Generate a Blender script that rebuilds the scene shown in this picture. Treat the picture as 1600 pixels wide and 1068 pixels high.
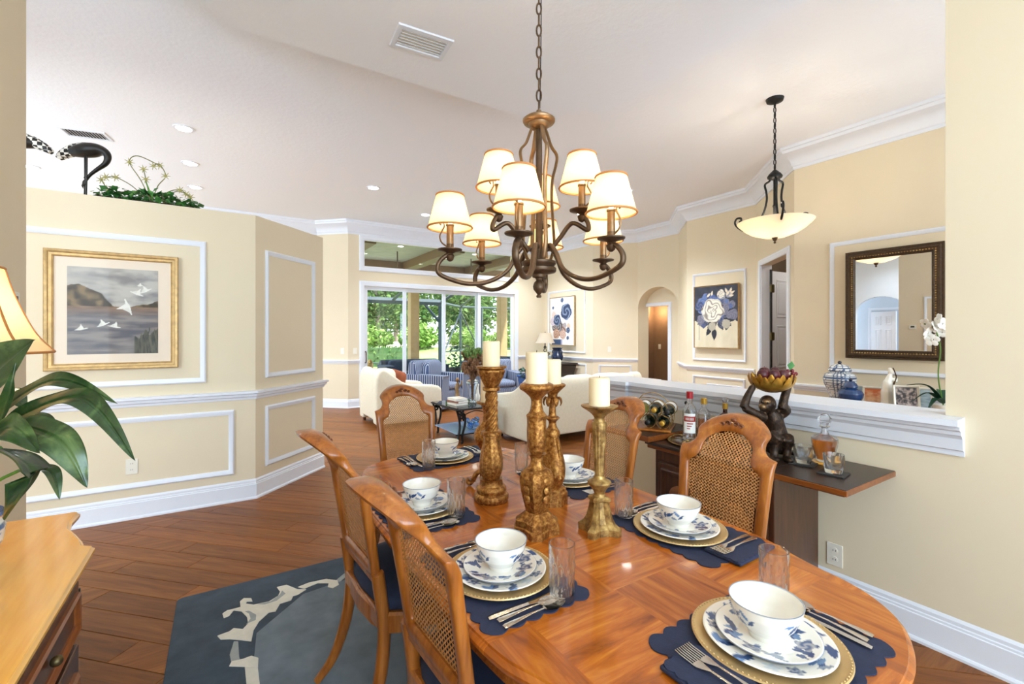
import bpy, bmesh, math, random
from mathutils import Vector, Matrix, noise
scene = bpy.context.scene
for o in list(bpy.data.objects): bpy.data.objects.remove(o, do_unlink=True)
COL = scene.collection
PI = math.pi
def R(d): return math.radians(d)

# ---------------------------------------------------------------- camera
cam_d = bpy.data.cameras.new('camera'); cam = bpy.data.objects.new('camera', cam_d); COL.objects.link(cam)
cam.location = (0, 0, 1.45); cam.rotation_euler = (R(90), 0, R(-32.5))
cam_d.sensor_width = 36.0; cam_d.lens = 36.0*711/1600; cam_d.shift_y = -12.0/1600
cam_d.clip_start = 0.05; cam_d.clip_end = 200
scene.camera = cam
# ---------------------------------------------------------------- world, sun, added fill lamps
w = bpy.data.worlds.new('sky'); scene.world = w; w.use_nodes = True
nt = w.node_tree; nt.nodes.clear()
bg = nt.nodes.new('ShaderNodeBackground'); out = nt.nodes.new('ShaderNodeOutputWorld')
bg.inputs['Color'].default_value = (0.82, 0.93, 1.0, 1); bg.inputs['Strength'].default_value = 2.1
nt.links.new(bg.outputs[0], out.inputs[0])
def lamp(kind, name, loc, rot=(0,0,0), energy=10, color=(1,1,1), **kw):
    d = bpy.data.lights.new(name, kind); d.energy = energy; d.color = color
    for k, v in kw.items(): setattr(d, k, v)
    o = bpy.data.objects.new(name, d); o.location = loc; o.rotation_euler = rot; COL.objects.link(o)
    return o
lamp('SUN', 'sun', (0,0,30), (R(28), R(14), 0), 7.0, (1,0.95,0.86), angle=R(2))
# area lamps added out of view to brighten the rooms, not known windows
lamp('AREA', 'dining_fill_lamp', (.6,-1.95,1.75), (R(90),0,0), 48, (.62,.895,1.19), shape='RECTANGLE', size=2.9, size_y=2.3)  # fill added behind the camera for the dining room
lamp('AREA', 'entry_fill_lamp', (4.3,-1.95,1.9), (R(90),0,0), 33, (.62,.895,1.19), shape='RECTANGLE', size=2.2, size_y=2.6)  # unseen fill added behind the camera for the entry
lamp('AREA', 'kitchen_fill_lamp', (-4.55,7.3,1.8), (0,R(-90),0), 58, (.62,.895,1.19), shape='RECTANGLE', size=2.4, size_y=3.6)  # fill added behind the panelled wall; no kitchen window is modelled
lamp('AREA', 'side_fill_lamp', (-3.9,1.0,1.8), (0,R(-90),0), 40, (.62,.895,1.19), shape='RECTANGLE', size=1.8, size_y=1.6)  # extra fill added beyond the left wall, without any window
vs = scene.view_settings
vs.view_transform = 'Standard'; vs.look = 'None'; vs.gamma = 1.0; vs.use_curve_mapping = False
vs.exposure = 0.90

# ---------------------------------------------------------------- materials
def srgb(h):
    if isinstance(h, str):
        h = h.lstrip('#'); h = [int(h[i:i+2],16)/255 for i in (0,2,4)]
    return tuple((c/12.92 if c <= .04045 else ((c+.055)/1.055)**2.4) for c in h)
MATS = {}
class N:
    def __init__(s, name):
        s.m = bpy.data.materials.new(name); s.m.use_nodes = True; s.t = s.m.node_tree
        s.t.nodes.clear(); s.o = s.t.nodes.new('ShaderNodeOutputMaterial')
        MATS[name] = s.m
    def n(s, kind, **kw):
        x = s.t.nodes.new('ShaderNode'+kind)
        ins = kw.pop('ins', {})
        for k, v in kw.items(): setattr(x, k, v)
        for k, v in ins.items(): s.put(x.inputs[k], v)
        return x
    def put(s, sock, v):
        if isinstance(v, bpy.types.NodeSocket): s.t.links.new(v, sock)
        else:
            if isinstance(v, str): v = srgb(v)
            if sock.type == 'RGBA' and len(v) == 3: v = tuple(v)+(1,)
            sock.default_value = v
    def pbsdf(s, **kw):
        b = s.n('BsdfPrincipled')
        for k, v in kw.items(): s.put(b.inputs[k.replace('_',' ')], v)
        s.t.links.new(b.outputs[0], s.o.inputs[0]); return b
    def coord(s, out='Object', scale=None, rot=None, loc=None):
        c = s.n('TexCoord').outputs[out]
        if scale or rot or loc:
            mp = s.n('Mapping', ins={'Vector': c})
            if scale: mp.inputs['Scale'].default_value = scale if hasattr(scale,'__len__') else (scale,)*3
            if rot: mp.inputs['Rotation'].default_value = rot
            if loc: mp.inputs['Location'].default_value = loc
            c = mp.outputs[0]
        return c
    def noise(s, vec, scale=5, detail=4, rough=.55, dist=0):
        return s.n('TexNoise', ins={'Vector':vec,'Scale':scale,'Detail':detail,'Roughness':rough,'Distortion':dist}).outputs[0]
    def ramp(s, fac, stops, interp='LINEAR'):
        r = s.n('ValToRGB', ins={'Fac':fac}); cr = r.color_ramp; cr.interpolation = interp
        while len(cr.elements) < len(stops): cr.elements.new(.5)
        for e, (p, c) in zip(cr.elements, stops):
            e.position = p; c = srgb(c) if isinstance(c,str) else c; e.color = tuple(c)+(1,)
        return r.outputs[0]
    def mix(s, fac, a, b, mode='MIX'):
        x = s.n('Mix', data_type='RGBA', blend_type=mode)
        s.put(x.inputs[0], fac); s.put(x.inputs[6], a); s.put(x.inputs[7], b); return x.outputs[2]
    def math(s, op, a, b=0.5):
        x = s.n('Math', operation=op); s.put(x.inputs[0], a); s.put(x.inputs[1], b); return x.outputs[0]
    def bump(s, h, strength=.2, dist=.01):
        return s.n('Bump', ins={'Height':h,'Strength':strength,'Distance':dist}).outputs[0]
def plain(name, col, rough=.5, metal=0.0, var=.06, scale=12, bump=0.0, bscale=60, **kw):
    m = N(name); v = m.coord(); nz = m.noise(v, scale, 3)
    c = srgb(col) if isinstance(col,str) else col
    lo = tuple(x*(1-var) for x in c); hi = tuple(min(1,x*(1+var)) for x in c)
    args = dict(Base_Color=m.ramp(nz, [(.3,lo),(.7,hi)]), Roughness=rough, Metallic=metal)
    if bump: args['Normal'] = m.bump(m.noise(v, bscale, 3), bump, .005)
    args.update(kw); m.pbsdf(**args); return m.m
def wood(name, c1, c2, c3, rough=.35, axis='X', scale=1.0, coat=0.0, rnd=None, spec=.5):
    m = N(name); s = [14,14,14]; s['XYZ'.index(axis)] = 1.2
    s = [x*scale for x in s]; v = m.coord(scale=tuple(s))
    if rnd:
        r = m.n('ObjectInfo').outputs['Random'] if rnd == 'obj' else m.n('NewGeometry').outputs['Random Per Island']
        off = m.n('CombineXYZ', ins={0:m.math('MULTIPLY',r,37.0),1:m.math('MULTIPLY',r,91.0),2:m.math('MULTIPLY',r,13.0)}).outputs[0]
        v = m.n('VectorMath', operation='ADD', ins={0:v,1:off}).outputs[0]
    n1 = m.noise(v, 1.6, 6, .62, 1.2); col = m.ramp(n1, [(.28,c1),(.5,c2),(.72,c3)])
    n2 = m.noise(v, 9, 3, .6); col = m.mix(.22, col, m.ramp(n2,[(.3,c1),(.7,c3)]))
    if rnd:
        tint = m.ramp(r, [(0,(.70,.68,.66)),(.5,(.97,.97,.97)),(1,(1.2,1.17,1.12))])
        col = m.mix(.75, col, tint, 'MULTIPLY')
    m.pbsdf(Base_Color=col, Roughness=rough, Coat_Weight=coat, Coat_Roughness=.08, Specular_IOR_Level=spec,
            Normal=m.bump(n1, .06, .004)); return m.m
def glass(name, col=(1,1,1), rough=0.0, ior=1.5):
    m = N(name); m.pbsdf(Base_Color=col, Roughness=rough, IOR=ior, Transmission_Weight=1.0); return m.m
def pane(name, tint=(.95,.98,.97), ior=1.45):
    m = N(name); t = m.n('BsdfTransparent', ins={'Color':tint}); g = m.n('BsdfGlossy', ins={'Color':(1,1,1),'Roughness':.02})
    fr = m.n('Fresnel', ins={'IOR':ior}).outputs[0]
    mx = m.n('MixShader', ins={0:fr,1:t.outputs[0],2:g.outputs[0]}); m.t.links.new(mx.outputs[0], m.o.inputs[0]); return m.m
def emit(name, col, strength):
    m = N(name); e = m.n('Emission', ins={'Color':col,'Strength':strength}); m.t.links.new(e.outputs[0], m.o.inputs[0]); return m.m
def shade_mat(name, col, tr, e=0.0):
    m = N(name); c = srgb(col); d = m.n('BsdfDiffuse', ins={'Color':c}); t = m.n('BsdfTranslucent', ins={'Color':srgb(tr)})
    mx = m.n('MixShader', ins={0:.55,1:d.outputs[0],2:t.outputs[0]}); m.t.links.new(mx.outputs[0], m.o.inputs[0]); return m.m
def vcol(name, rough=.4, coat=0.0, spec=.5, bump=0):
    m = N(name); c = m.n('Attribute', attribute_name='Col').outputs['Color']
    kw = dict(Base_Color=c, Roughness=rough, Coat_Weight=coat, Specular_IOR_Level=spec)
    if bump: kw['Normal'] = m.bump(m.noise(m.coord(), 300, 2), bump, .002)
    m.pbsdf(**kw); return m.m

plain('wall_cream', '#E5D5B7', .75, var=.012, scale=2, bump=.03, bscale=180)
plain('wall_cool', '#D3DAE2', .75, var=.01)
plain('trim_white', '#E8EAF0', .42, var=.008)
m = N('ceiling_white'); v = m.coord(); m.pbsdf(Base_Color=(.93,.935,.96), Roughness=.85, Normal=m.bump(m.noise(v,22,5,.6), .25, .012))
plain('plastic_white', '#EDE6D6', .4, var=.01)
plain('slot_dark', '#2a2622', .6)
for k, rnd in (('floor_plank','obj'),('floor_plank_far','isl')):
    wood(k, '#63340F', '#864D1B', '#A2662E', .40, 'X', .8, 0, rnd, .3)
wood('table_wood', '#663010', '#8C4A1B', '#AC6A2E', .16, 'X', 1.2, .6)
wood('chair_wood', '#703A12', '#A25A1D', '#C07A30', .28, 'Z', 1.0, .3)
wood('dark_wood', '#2A140B', '#4A2714', '#63371C', .30, 'Z', 1.0, .25)
plain('dark_top', '#38281F', .32, var=.12, scale=8)
wood('bar_edge', '#5E2E12', '#844518', '#9C5824', .3, 'Y', 1.0, .2)
wood('sideboard_top', '#E89C38', '#FAB54C', '#FFCA6A', .22, 'Y', .35, .5)
plain('navy_cloth', '#232A44', .85, var=.12, scale=60, bump=.25, bscale=400)
plain('navy_seat', '#28324E', .85, var=.1, scale=40, bump=.2, bscale=300)
plain('wax', '#F4E2BC', .5, var=.02, scale=4, Subsurface_Weight=.25, Subsurface_Radius=(.03,.02,.01))
plain('wick', '#3a332c', .9)
plain('silver', '#D8D2C8', .18, 1.0, var=.03)
plain('bronze', '#5E4A38', .42, .75, var=.22, scale=30)
plain('bronze_light', '#8E7050', .38, .8, var=.2, scale=30)
plain('iron_black', '#1d1b1a', .45, .5, var=.2, scale=30)
plain('brass_old', '#5e5133', .4, .8, var=.15)
plain('china_white', '#F3EDDF', .18, var=.01, Coat_Weight=.5)
vcol('china_print', .15, .5)
vcol('canvas_print', .55)
vcol('glazed_print', .25, .4)
vcol('under_glass', .5)
m = N('gilt'); v = m.coord(); a = m.noise(v, 75, 6, .7); b = m.noise(v, 180, 3)
c = m.ramp(a, [(.26,'#4C2A10'),(.46,'#905C28'),(.60,'#C08C46'),(.8,'#E8C68A')])
m.pbsdf(Base_Color=c, Roughness=.36, Metallic=.72, Normal=m.bump(m.mix(.5,a,b), .5, .006))
m = N('gilt_antique'); v = m.coord(); a = m.noise(v, 28, 5, .65); b = m.noise(v, 120, 3)
c = m.ramp(a, [(.30,'#4C341C'),(.46,'#92703E'),(.60,'#BC9A5A'),(.8,'#E0C894')])
m.pbsdf(Base_Color=c, Roughness=.42, Metallic=.6, Normal=m.bump(m.mix(.5,a,b), .5, .006))
plain('gilt_bright', '#C9983C', .32, .75, var=.2, scale=30)
plain('gold_frame', '#C4A26C', .4, .5, var=.18, scale=25)
plain('gold_charger', '#D2B27C', .30, .45, var=.05)
plain('mat_board', '#F2DFC8', .8, var=.01)
for gn_ in ('crystal','clear_glass'):
    m = N(gn_); g_ = m.n('BsdfGlass', ins={'Color':(1,1,1,1),'Roughness':0.0,'IOR':1.5}); t_ = m.n('BsdfTransparent', ins={'Color':(.97,.98,.98,1)})
    mx = m.n('MixShader', ins={0:.12,1:g_.outputs[0],2:t_.outputs[0]}); m.t.links.new(mx.outputs[0], m.o.inputs[0])
glass('amber_glass', (.62,.20,.03)); glass('dark_bottle', (.015,.03,.02), .05)
glass('blue_glass', (.30,.52,.85)); glass('green_bottle', (.35,.38,.08))
glass('liqueur_red', (.25,.03,.02))
pane('window_glass'); pane('picture_glass',(.98,.98,.98),1.2)
mm = N('mirror'); mm.pbsdf(Base_Color=(.95,.95,.95), Metallic=1.0, Roughness=.01)
shade_mat('shade_cream', '#F7EACB', '#F6DCA6'); shade_mat('shade_white', '#F2E6D2', '#F5E2C0')
plain('shade_band', '#B5763A', .6)
emit('bulb', (1,.82,.52), 30); emit('lens_glow', (1,.97,.9), 14)
m = N('alabaster'); d = m.n('BsdfDiffuse', ins={'Color':srgb('#FFF6E8')}); t = m.n('BsdfTranslucent', ins={'Color':srgb('#FFF3DE')})
g = m.n('BsdfGlossy', ins={'Roughness':.15}); mx = m.n('MixShader', ins={0:.6,1:d.outputs[0],2:t.outputs[0]})
mx2 = m.n('MixShader', ins={0:.05,1:mx.outputs[0],2:g.outputs[0]}); m.t.links.new(mx2.outputs[0], m.o.inputs[0])

# ---------------------------------------------------------------- mesh builder
class MB:
    def __init__(s): s.v = []; s.f = []; s.M = Matrix.Identity(4)
    def add(s, vs, fs):
        b = len(s.v); s.v += [tuple(s.M @ Vector(p)) for p in vs]; s.f += [tuple(i+b for i in f) for f in fs]; return s
    def at(s, loc=(0,0,0), rz=0, rx=0, ry=0, sc=1):
        s.M = Matrix.Translation(loc) @ Matrix.Rotation(rz,4,'Z') @ Matrix.Rotation(ry,4,'Y') @ Matrix.Rotation(rx,4,'X') @ Matrix.Scale(sc,4); return s
    def box(s, c, d):
        x,y,z = c; a,b,e = d[0]/2,d[1]/2,d[2]/2
        return s.add([(x+i*a,y+j*b,z+k*e) for i in(-1,1) for j in(-1,1) for k in(-1,1)],
            [(0,1,3,2),(4,6,7,5),(0,4,5,1),(2,3,7,6),(0,2,6,4),(1,5,7,3)])
    def bx(s, x0,x1,y0,y1,z0,z1): return s.box(((x0+x1)/2,(y0+y1)/2,(z0+z1)/2),(abs(x1-x0),abs(y1-y0),abs(z1-z0)))
    def lathe(s, prof, n=24, c=(0,0,0), fn=None, sx=1, sy=1):
        vs = []; fs = []; k = len(prof)
        for i in range(n):
            a = 2*PI*i/n
            for r,z in prof:
                rr = (r*fn(a,z,r) if fn.__code__.co_argcount == 3 else r*fn(a,z)) if fn else r
                vs.append((c[0]+sx*rr*math.cos(a), c[1]+sy*rr*math.sin(a), c[2]+z))
        for i in range(n):
            j = (i+1)%n
            for q in range(k-1):
                fs.append((i*k+q, j*k+q, j*k+q+1, i*k+q+1))
        if prof[0][0] > 1e-6: fs.append(tuple(i*k for i in range(n))[::-1])
        if prof[-1][0] > 1e-6: fs.append(tuple(i*k+k-1 for i in range(n)))
        return s.add(vs, fs)
    def tube(s, pts, r=.01, n=8, closed=False, flat=1.0, cap=True):
        P = [Vector(p) for p in pts]; m = len(P); rs = r if hasattr(r,'__len__') else [r]*m
        T = []
        for i in range(m):
            a = P[(i-1)%m] if (closed or i>0) else P[i]; b = P[(i+1)%m] if (closed or i<m-1) else P[i]
            T.append((b-a).normalized() if (b-a).length > 1e-9 else Vector((0,0,1)))
        up = Vector((0,0,1)) if abs(T[0].z) < .9 else Vector((1,0,0))
        x = T[0].cross(up).normalized(); vs = []; fs = []
        for i in range(m):
            x = (x - T[i]*x.dot(T[i])); x = x.normalized() if x.length>1e-6 else T[i].orthogonal().normalized()
            y = T[i].cross(x)
            for j in range(n):
                a = 2*PI*j/n; vs.append(tuple(P[i] + (x*math.cos(a) + y*math.sin(a)*flat)*rs[i]))
        for i in range(m if closed else m-1):
            k = (i+1)%m
            for j in range(n):
                l = (j+1)%n; fs.append((i*n+j, i*n+l, k*n+l, k*n+j))
        if cap and not closed: fs += [tuple(range(n))[::-1], tuple((m-1)*n+j for j in range(n))]
        return s.add(vs, fs)
    def prism(s, poly, z0, z1):
        n = len(poly); vs = [(x,y,z0) for x,y in poly]+[(x,y,z1) for x,y in poly]
        return s.add(vs, [tuple(range(n))[::-1], tuple(range(n,2*n))]+[(i,(i+1)%n,n+(i+1)%n,n+i) for i in range(n)])
    def ball(s, c, r, n=12, m=8):
        rx,ry,rz = r if hasattr(r,'__len__') else (r,)*3
        vs = [(c[0],c[1],c[2]-rz)]; fs = []
        for i in range(1,m):
            t = -PI/2+PI*i/m
            for j in range(n):
                a = 2*PI*j/n; vs.append((c[0]+rx*math.cos(t)*math.cos(a), c[1]+ry*math.cos(t)*math.sin(a), c[2]+rz*math.sin(t)))
        vs.append((c[0],c[1],c[2]+rz)); L = len(vs)-1
        for j in range(n):
            k = (j+1)%n; fs += [(0,1+k,1+j),(L,1+(m-2)*n+j,1+(m-2)*n+k)]
            for i in range(m-2): fs.append((1+i*n+j,1+i*n+k,1+(i+1)*n+k,1+(i+1)*n+j))
        return s.add(vs, fs)
    def loops(s, L, closed=True, wrap=False, cap=False):
        n = len(L[0]); vs = [p for l in L for p in l]; fs = []
        for i in range(len(L) if wrap else len(L)-1):
            k = (i+1)%len(L)
            for j in range(n if closed else n-1):
                q = (j+1)%n; fs.append((i*n+j,i*n+q,k*n+q,k*n+j))
        if cap: fs += [tuple(range(n))[::-1], tuple((len(L)-1)*n+j for j in range(n))]
        return s.add(vs, fs)
    def sweep(s, pts, prof, side=1, cap=True):
        """profile (offset, z) swept along a plan polyline with mitred corners; offset to the left for side=1"""
        P = [Vector(p) for p in pts]; m = len(P); L = []
        for i in range(m):
            d0 = (P[i]-P[i-1]).normalized() if i>0 else None; d1 = (P[i+1]-P[i]).normalized() if i<m-1 else None
            d0 = d0 or d1; d1 = d1 or d0
            n0 = Vector((-d0.y,d0.x))*side; n1 = Vector((-d1.y,d1.x))*side
            k = (n0+n1).normalized(); k = k/max(.2,k.dot(n0))
            L.append([(P[i].x+k.x*o, P[i].y+k.y*o, z) for o,z in prof])
        return s.loops(L, closed=True, cap=cap)
    def build(s, name, mat, parent=None, smooth=None, bevel=0, seg=2, merge=False):
        me = bpy.data.meshes.new(name)
        bm = bmesh.new(); vs = [bm.verts.new(p) for p in s.v]
        for f in s.f:
            try: bm.faces.new([vs[i] for i in f])
            except ValueError: pass
        if merge: bmesh.ops.remove_doubles(bm, verts=bm.verts, dist=1e-5)
        bmesh.ops.recalc_face_normals(bm, faces=bm.faces)
        if bevel:
            es = [e for e in bm.edges if len(e.link_faces)==2 and e.calc_face_angle(0) > .5]
            bmesh.ops.bevel(bm, geom=es, offset=bevel, segments=seg, affect='EDGES', profile=.5, clamp_overlap=True)
        bm.to_mesh(me); bm.free()
        if smooth:
            me.shade_smooth()
            if smooth < 179: me.set_sharp_from_angle(angle=R(smooth))
        return link(name, me, mat, parent)
def link(name, me, mat, parent=None):
    if mat: me.materials.append(MATS[mat] if isinstance(mat,str) else mat)
    o = bpy.data.objects.new(name, me); COL.objects.link(o)
    if parent: o.parent = parent
    return o
def empty(name, loc=(0,0,0), rz=0):
    o = bpy.data.objects.new(name, None); o.location = loc; o.rotation_euler = (0,0,rz); o.empty_display_size = .05
    COL.objects.link(o); return o
def tag(o, label, cat, group=None, kind=None):
    o['label'] = label; o['category'] = cat
    if group: o['group'] = group
    if kind: o['kind'] = kind
    return o
def struct(o, label=None):
    o['kind'] = 'structure'
    if label: o['label'] = label
    return o
def dup(root, loc=None, rz=None, label=None, group=None, name=None):
    r = root.copy(); COL.objects.link(r)
    if loc is not None: r.location = loc
    if rz is not None: r.rotation_euler = (0,0,rz)
    if label: r['label'] = label
    if group: r['group'] = group
    for ch in list(root.children):
        c = ch.copy(); COL.objects.link(c); c.parent = r
        for g in list(ch.children):
            d = g.copy(); COL.objects.link(d); d.parent = c
    return r
def paint(o, fn):
    me = o.data; at = me.color_attributes.new('Col','FLOAT_COLOR','POINT')
    buf = []
    for v in me.vertices: buf += list(fn(v.co))+[1.0]
    at.data.foreach_set('color', buf)
def spline(pts, n=8, closed=False):
    """Catmull-Rom through points"""
    P = [Vector(p) for p in pts]; m = len(P); o = []
    for i in range(m if closed else m-1):
        g = lambda k: P[k%m] if closed else P[min(max(k,0),m-1)]
        a,b,c,d = g(i-1),g(i),g(i+1),g(i+2)
        for j in range(n):
            t = j/n
            o.append(tuple(.5*((2*b)+(c-a)*t+(2*a-5*b+4*c-d)*t*t+(3*b-a-3*c+d)*t**3)))
    if not closed: o.append(tuple(P[-1]))
    return o
def rprof(pts, n=5): return [(max(0,r),z) for r,z in spline(pts, n)]
def organic(name, mb, mat, parent=None, voxel=.006, smooth=6):
    """fuse overlapping forms into one continuous skin"""
    o = mb.build(name, None, None)
    md = o.modifiers.new('r','REMESH'); md.mode = 'VOXEL'; md.voxel_size = voxel
    sm = o.modifiers.new('s','SMOOTH'); sm.factor = .5; sm.iterations = smooth
    dg = bpy.context.evaluated_depsgraph_get(); dg.update()
    me = bpy.data.meshes.new_from_object(o.evaluated_get(dg)); bpy.data.objects.remove(o, do_unlink=True)
    me.name = name; me.shade_smooth(); me.materials.clear(); return link(name, me, mat, parent)
def frame_on(mb, p0, u, n, u0, u1, z0, z1, w=.04, d=.02, prof=None):
    """mitred rectangular moulding on a wall: p0 plan origin, u along wall, n out of the wall"""
    prof = prof or [(0,0),(0,.6),(.25,1),(.6,.8),(.8,.45),(1,.3),(1,0)]
    L = []
    for a,b in ((u0,z0),(u1,z0),(u1,z1),(u0,z1)):
        su = 1 if a==u0 else -1; sz = 1 if b==z0 else -1; l = []
        for q,h in prof:
            uu = a+su*q*w; zz = b+sz*q*w; l.append((p0[0]+u[0]*uu+n[0]*h*d, p0[1]+u[1]*uu+n[1]*h*d, zz))
        L.append(l)
    return mb.loops(L, closed=False, wrap=True)
plain('mirror_frame','#4A3826',.4,.5,var=.3,scale=60,bump=.5,bscale=120)
plain('terracotta','#9A5230',.85,var=.1); plain('chest_dark','#2C211A',.35,var=.2); plain('navy_glaze','#1C2A44',.15,var=.1)
plain('shelf_blue','#8FA6C4',.12,var=.03); glass('pale_blue_glass',(.86,.92,.97))
plain('lanai_floor','#8E97A0',.6,var=.08); plain('lanai_ceiling','#B4AC90',.8,var=.12,scale=5,bump=.5,bscale=30); plain('lanai_beam','#7A5A32',.6,var=.1); plain('lanai_tan','#A88C62',.8,var=.06)
plain('cage_dark','#2E3C44',.5,.3); plain('hedge_green','#3E5A34',.9,var=.2,scale=12); plain('bark_grey','#8A7F78',.9,var=.2,scale=6)
for nm_,a_,b_,c_ in (('tree_leaf','#2E4A2A','#4E7040','#8AA468'),('pine_leaf','#33503A','#587A50','#8FA67A'),('shrub_leaf','#4A6A34','#7A9A4E','#AEC47E')):
    m = N(nm_); ri = m.n('NewGeometry').outputs['Random Per Island']; c = m.ramp(ri,[(.0,a_),(.5,b_),(1,c_)])
    d = m.n('BsdfDiffuse', ins={'Color':c}); t = m.n('BsdfTranslucent', ins={'Color':c}); mx = m.n('MixShader', ins={0:.4,1:d.outputs[0],2:t.outputs[0]}); m.t.links.new(mx.outputs[0], m.o.inputs[0])
m = N('lawn'); g = m.n('NewGeometry').outputs['Position']; sy = m.n('SeparateXYZ', ins={0:g}).outputs[1]; nz = m.noise(m.coord(),1.2,4)
gr = m.ramp(nz,[(.3,'#6E8E48'),(.7,'#A4BC70')]); yy = m.math('ADD', sy, m.math('MULTIPLY', nz, 3.0))
m.pbsdf(Base_Color=m.mix(m.math('GREATER_THAN', yy, 26.0), gr, '#D6CDB6'), Roughness=.95)
# ================================================================ the setting
ZC = 3.68; ZD = 3.34          # great room ceiling, dining ceiling
S2 = math.sqrt(.5)
def wallbox(name, pieces, mat='wall_cream'):
    mb = MB()
    for p in pieces: mb.prism(p[0], p[1], p[2])
    return struct(mb.build(name, mat))
def slab(p0, p1, t, side):
    """plan rectangle behind the wall line p0-p1, thickness t to the side (+1 = left)"""
    a = Vector(p0); b = Vector(p1); d = (b-a).normalized(); n = Vector((-d.y,d.x))*side*t
    return [tuple(a),tuple(b),tuple(b+n),tuple(a+n)]
# ---- floor
fl = MB().bx(-5,9.2,-2.1,9.9,-.08,-.012).build('floor', 'slot_dark'); struct(fl, 'brown hardwood plank floor laid on the diagonal')
PW, PL = .15, 1.22
pm = MB().box((0,0,-.006),(PL-.003,PW-.003,.012)).build('plank','floor_plank',fl,bevel=.0015,seg=1)
pmesh = pm.data; bpy.data.objects.remove(pm)
rng = random.Random(4)
cand = []
for j in range(-70, 80):
    off = rng.random()*PL
    for i in range(-14, 14):
        a = i*PL+off; b = j*PW            # a along (-1,1), b along (1,1)
        x = (-a+b)*S2; y = (a+b)*S2
        if not (-4.9 < x < 9.0 and -2.0 < y < 9.8): continue
        # seen from the room's own floor: open floor, not below rug, table or inside the kitchen
        open_floor = (-1.6 < x < 3.3 and 2.2 < y < 9.2 and not (x < .1 and y > 4.8) and not (x < 1.0 and y-x > 4.6)) or (-.9<x<.2 and 1.0<y<=2.4) or (1.9<x<2.8 and 0<y<1.2)
        if -.15 < x < 2.1 and y < 3.0: open_floor = False
        cand.append((0 if open_floor else 1, (x*.54+y*.84), x, y))
cand.sort(); near = cand[:300]; far = cand[300:]
for q, d, x, y in near:
    o = bpy.data.objects.new('plank', pmesh); COL.objects.link(o); o.parent = fl
    o.location = (x,y,0); o.rotation_euler = (0,0,R(135))
mb = MB()
for q, d, x, y in far:
    mb.at((x,y,-.006), R(135)); mb.box((0,0,0),(PL-.003,PW-.003,.012))
o = mb.build('planks_beyond','floor_plank_far',fl); o['kind'] = 'stuff'
# ---- ceilings
mb = MB().bx(-5,9.2,-2.1,9.9,ZC,ZC+.1); struct(mb.build('ceiling','ceiling_white'), 'white textured great room ceiling')
pd = [(-.82,-2.1),(2.79,-2.1),(2.79,2.78),(2.28,3.29),(.05,3.29),(-.5,2.74),(-.82,2.74)]
struct(MB().prism(pd,ZD,ZC-.002).build('ceiling_dining','ceiling_white'), 'lower octagonal dining room ceiling panel')
# ---- walls
wallbox('wall_left', [(slab((-.82,-2.1),(-.82,3.2),.14,1),0,ZC)])
wallbox('wall_far_left', [([(-2.0,4.63),(.25,4.63),(.126,4.93),(-2.0,4.93)],0,2.505)])
wallbox('wall_far_left_angled', [([(.25,4.63),(.93,5.31),(.718,5.522),(.126,4.93)],0,2.505)])
wallbox('wall_rear', [([(-.96,-2.1),(-.45,-2.1),(-.45,-2.25),(-.96,-2.25)],0,ZC),([(2.45,-2.1),(3.2,-2.1),(3.2,-2.25),(2.45,-2.25)],0,ZC),
    ([(5.4,-2.1),(6,-2.1),(6,-2.25),(5.4,-2.25)],0,ZC),([(-.45,-2.1),(2.45,-2.1),(2.45,-2.25),(-.45,-2.25)],0,.55),([(-.45,-2.1),(2.45,-2.1),(2.45,-2.25),(-.45,-2.25)],2.95,ZC),
    ([(3.2,-2.1),(5.4,-2.1),(5.4,-2.25),(3.2,-2.25)],0,.5),([(3.2,-2.1),(5.4,-2.1),(5.4,-2.25),(3.2,-2.25)],3.25,ZC)])
wallbox('wall_kitchen', [(slab((-5,9.757),(1.6,9.757),.15,1),0,ZC)])
wallbox('wall_hall', [([(-3.2,2.2),(-3.2,3.55),(-3.35,3.55),(-3.35,2.2)],0,ZC),([(-3.2,4.62),(-3.2,5.6),(-3.35,5.6),(-3.35,4.62)],0,ZC)], 'wall_cool')
# hall arch
def arch_header(mb, u0, u1, zs, zt, ztop, fn, t, n=16):
    """wall above an elliptical arch; fn(u, depth, z) maps to the scene"""
    c = (u0+u1)/2; a = (u1-u0)/2
    U = [c-a*math.cos(PI*i/n) for i in range(n+1)]; Z = [zs+(zt-zs)*math.sin(PI*i/n) for i in range(n+1)]
    L0 = [fn(u,0,z) for u,z in zip(U,Z)]; L1 = [fn(u,0,ztop) for u in U]; L2 = [fn(u,t,ztop) for u in U]; L3 = [fn(u,t,z) for u,z in zip(U,Z)]
    mb.loops([L0,L1,L2,L3], closed=False, wrap=True); return mb
mb = MB(); arch_header(mb, 3.55, 4.62, 2.05, 2.44, ZC, lambda u,d,z:(-3.2-d,u,z), .15)
struct(mb.build('wall_hall_arch','wall_cool',smooth=30))
wallbox('wall_hall_back', [([(-3.9,3.2),(-3.9,5.2),(-4.0,5.2),(-4.0,3.2)],0,ZC)], 'wall_cool')
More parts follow.
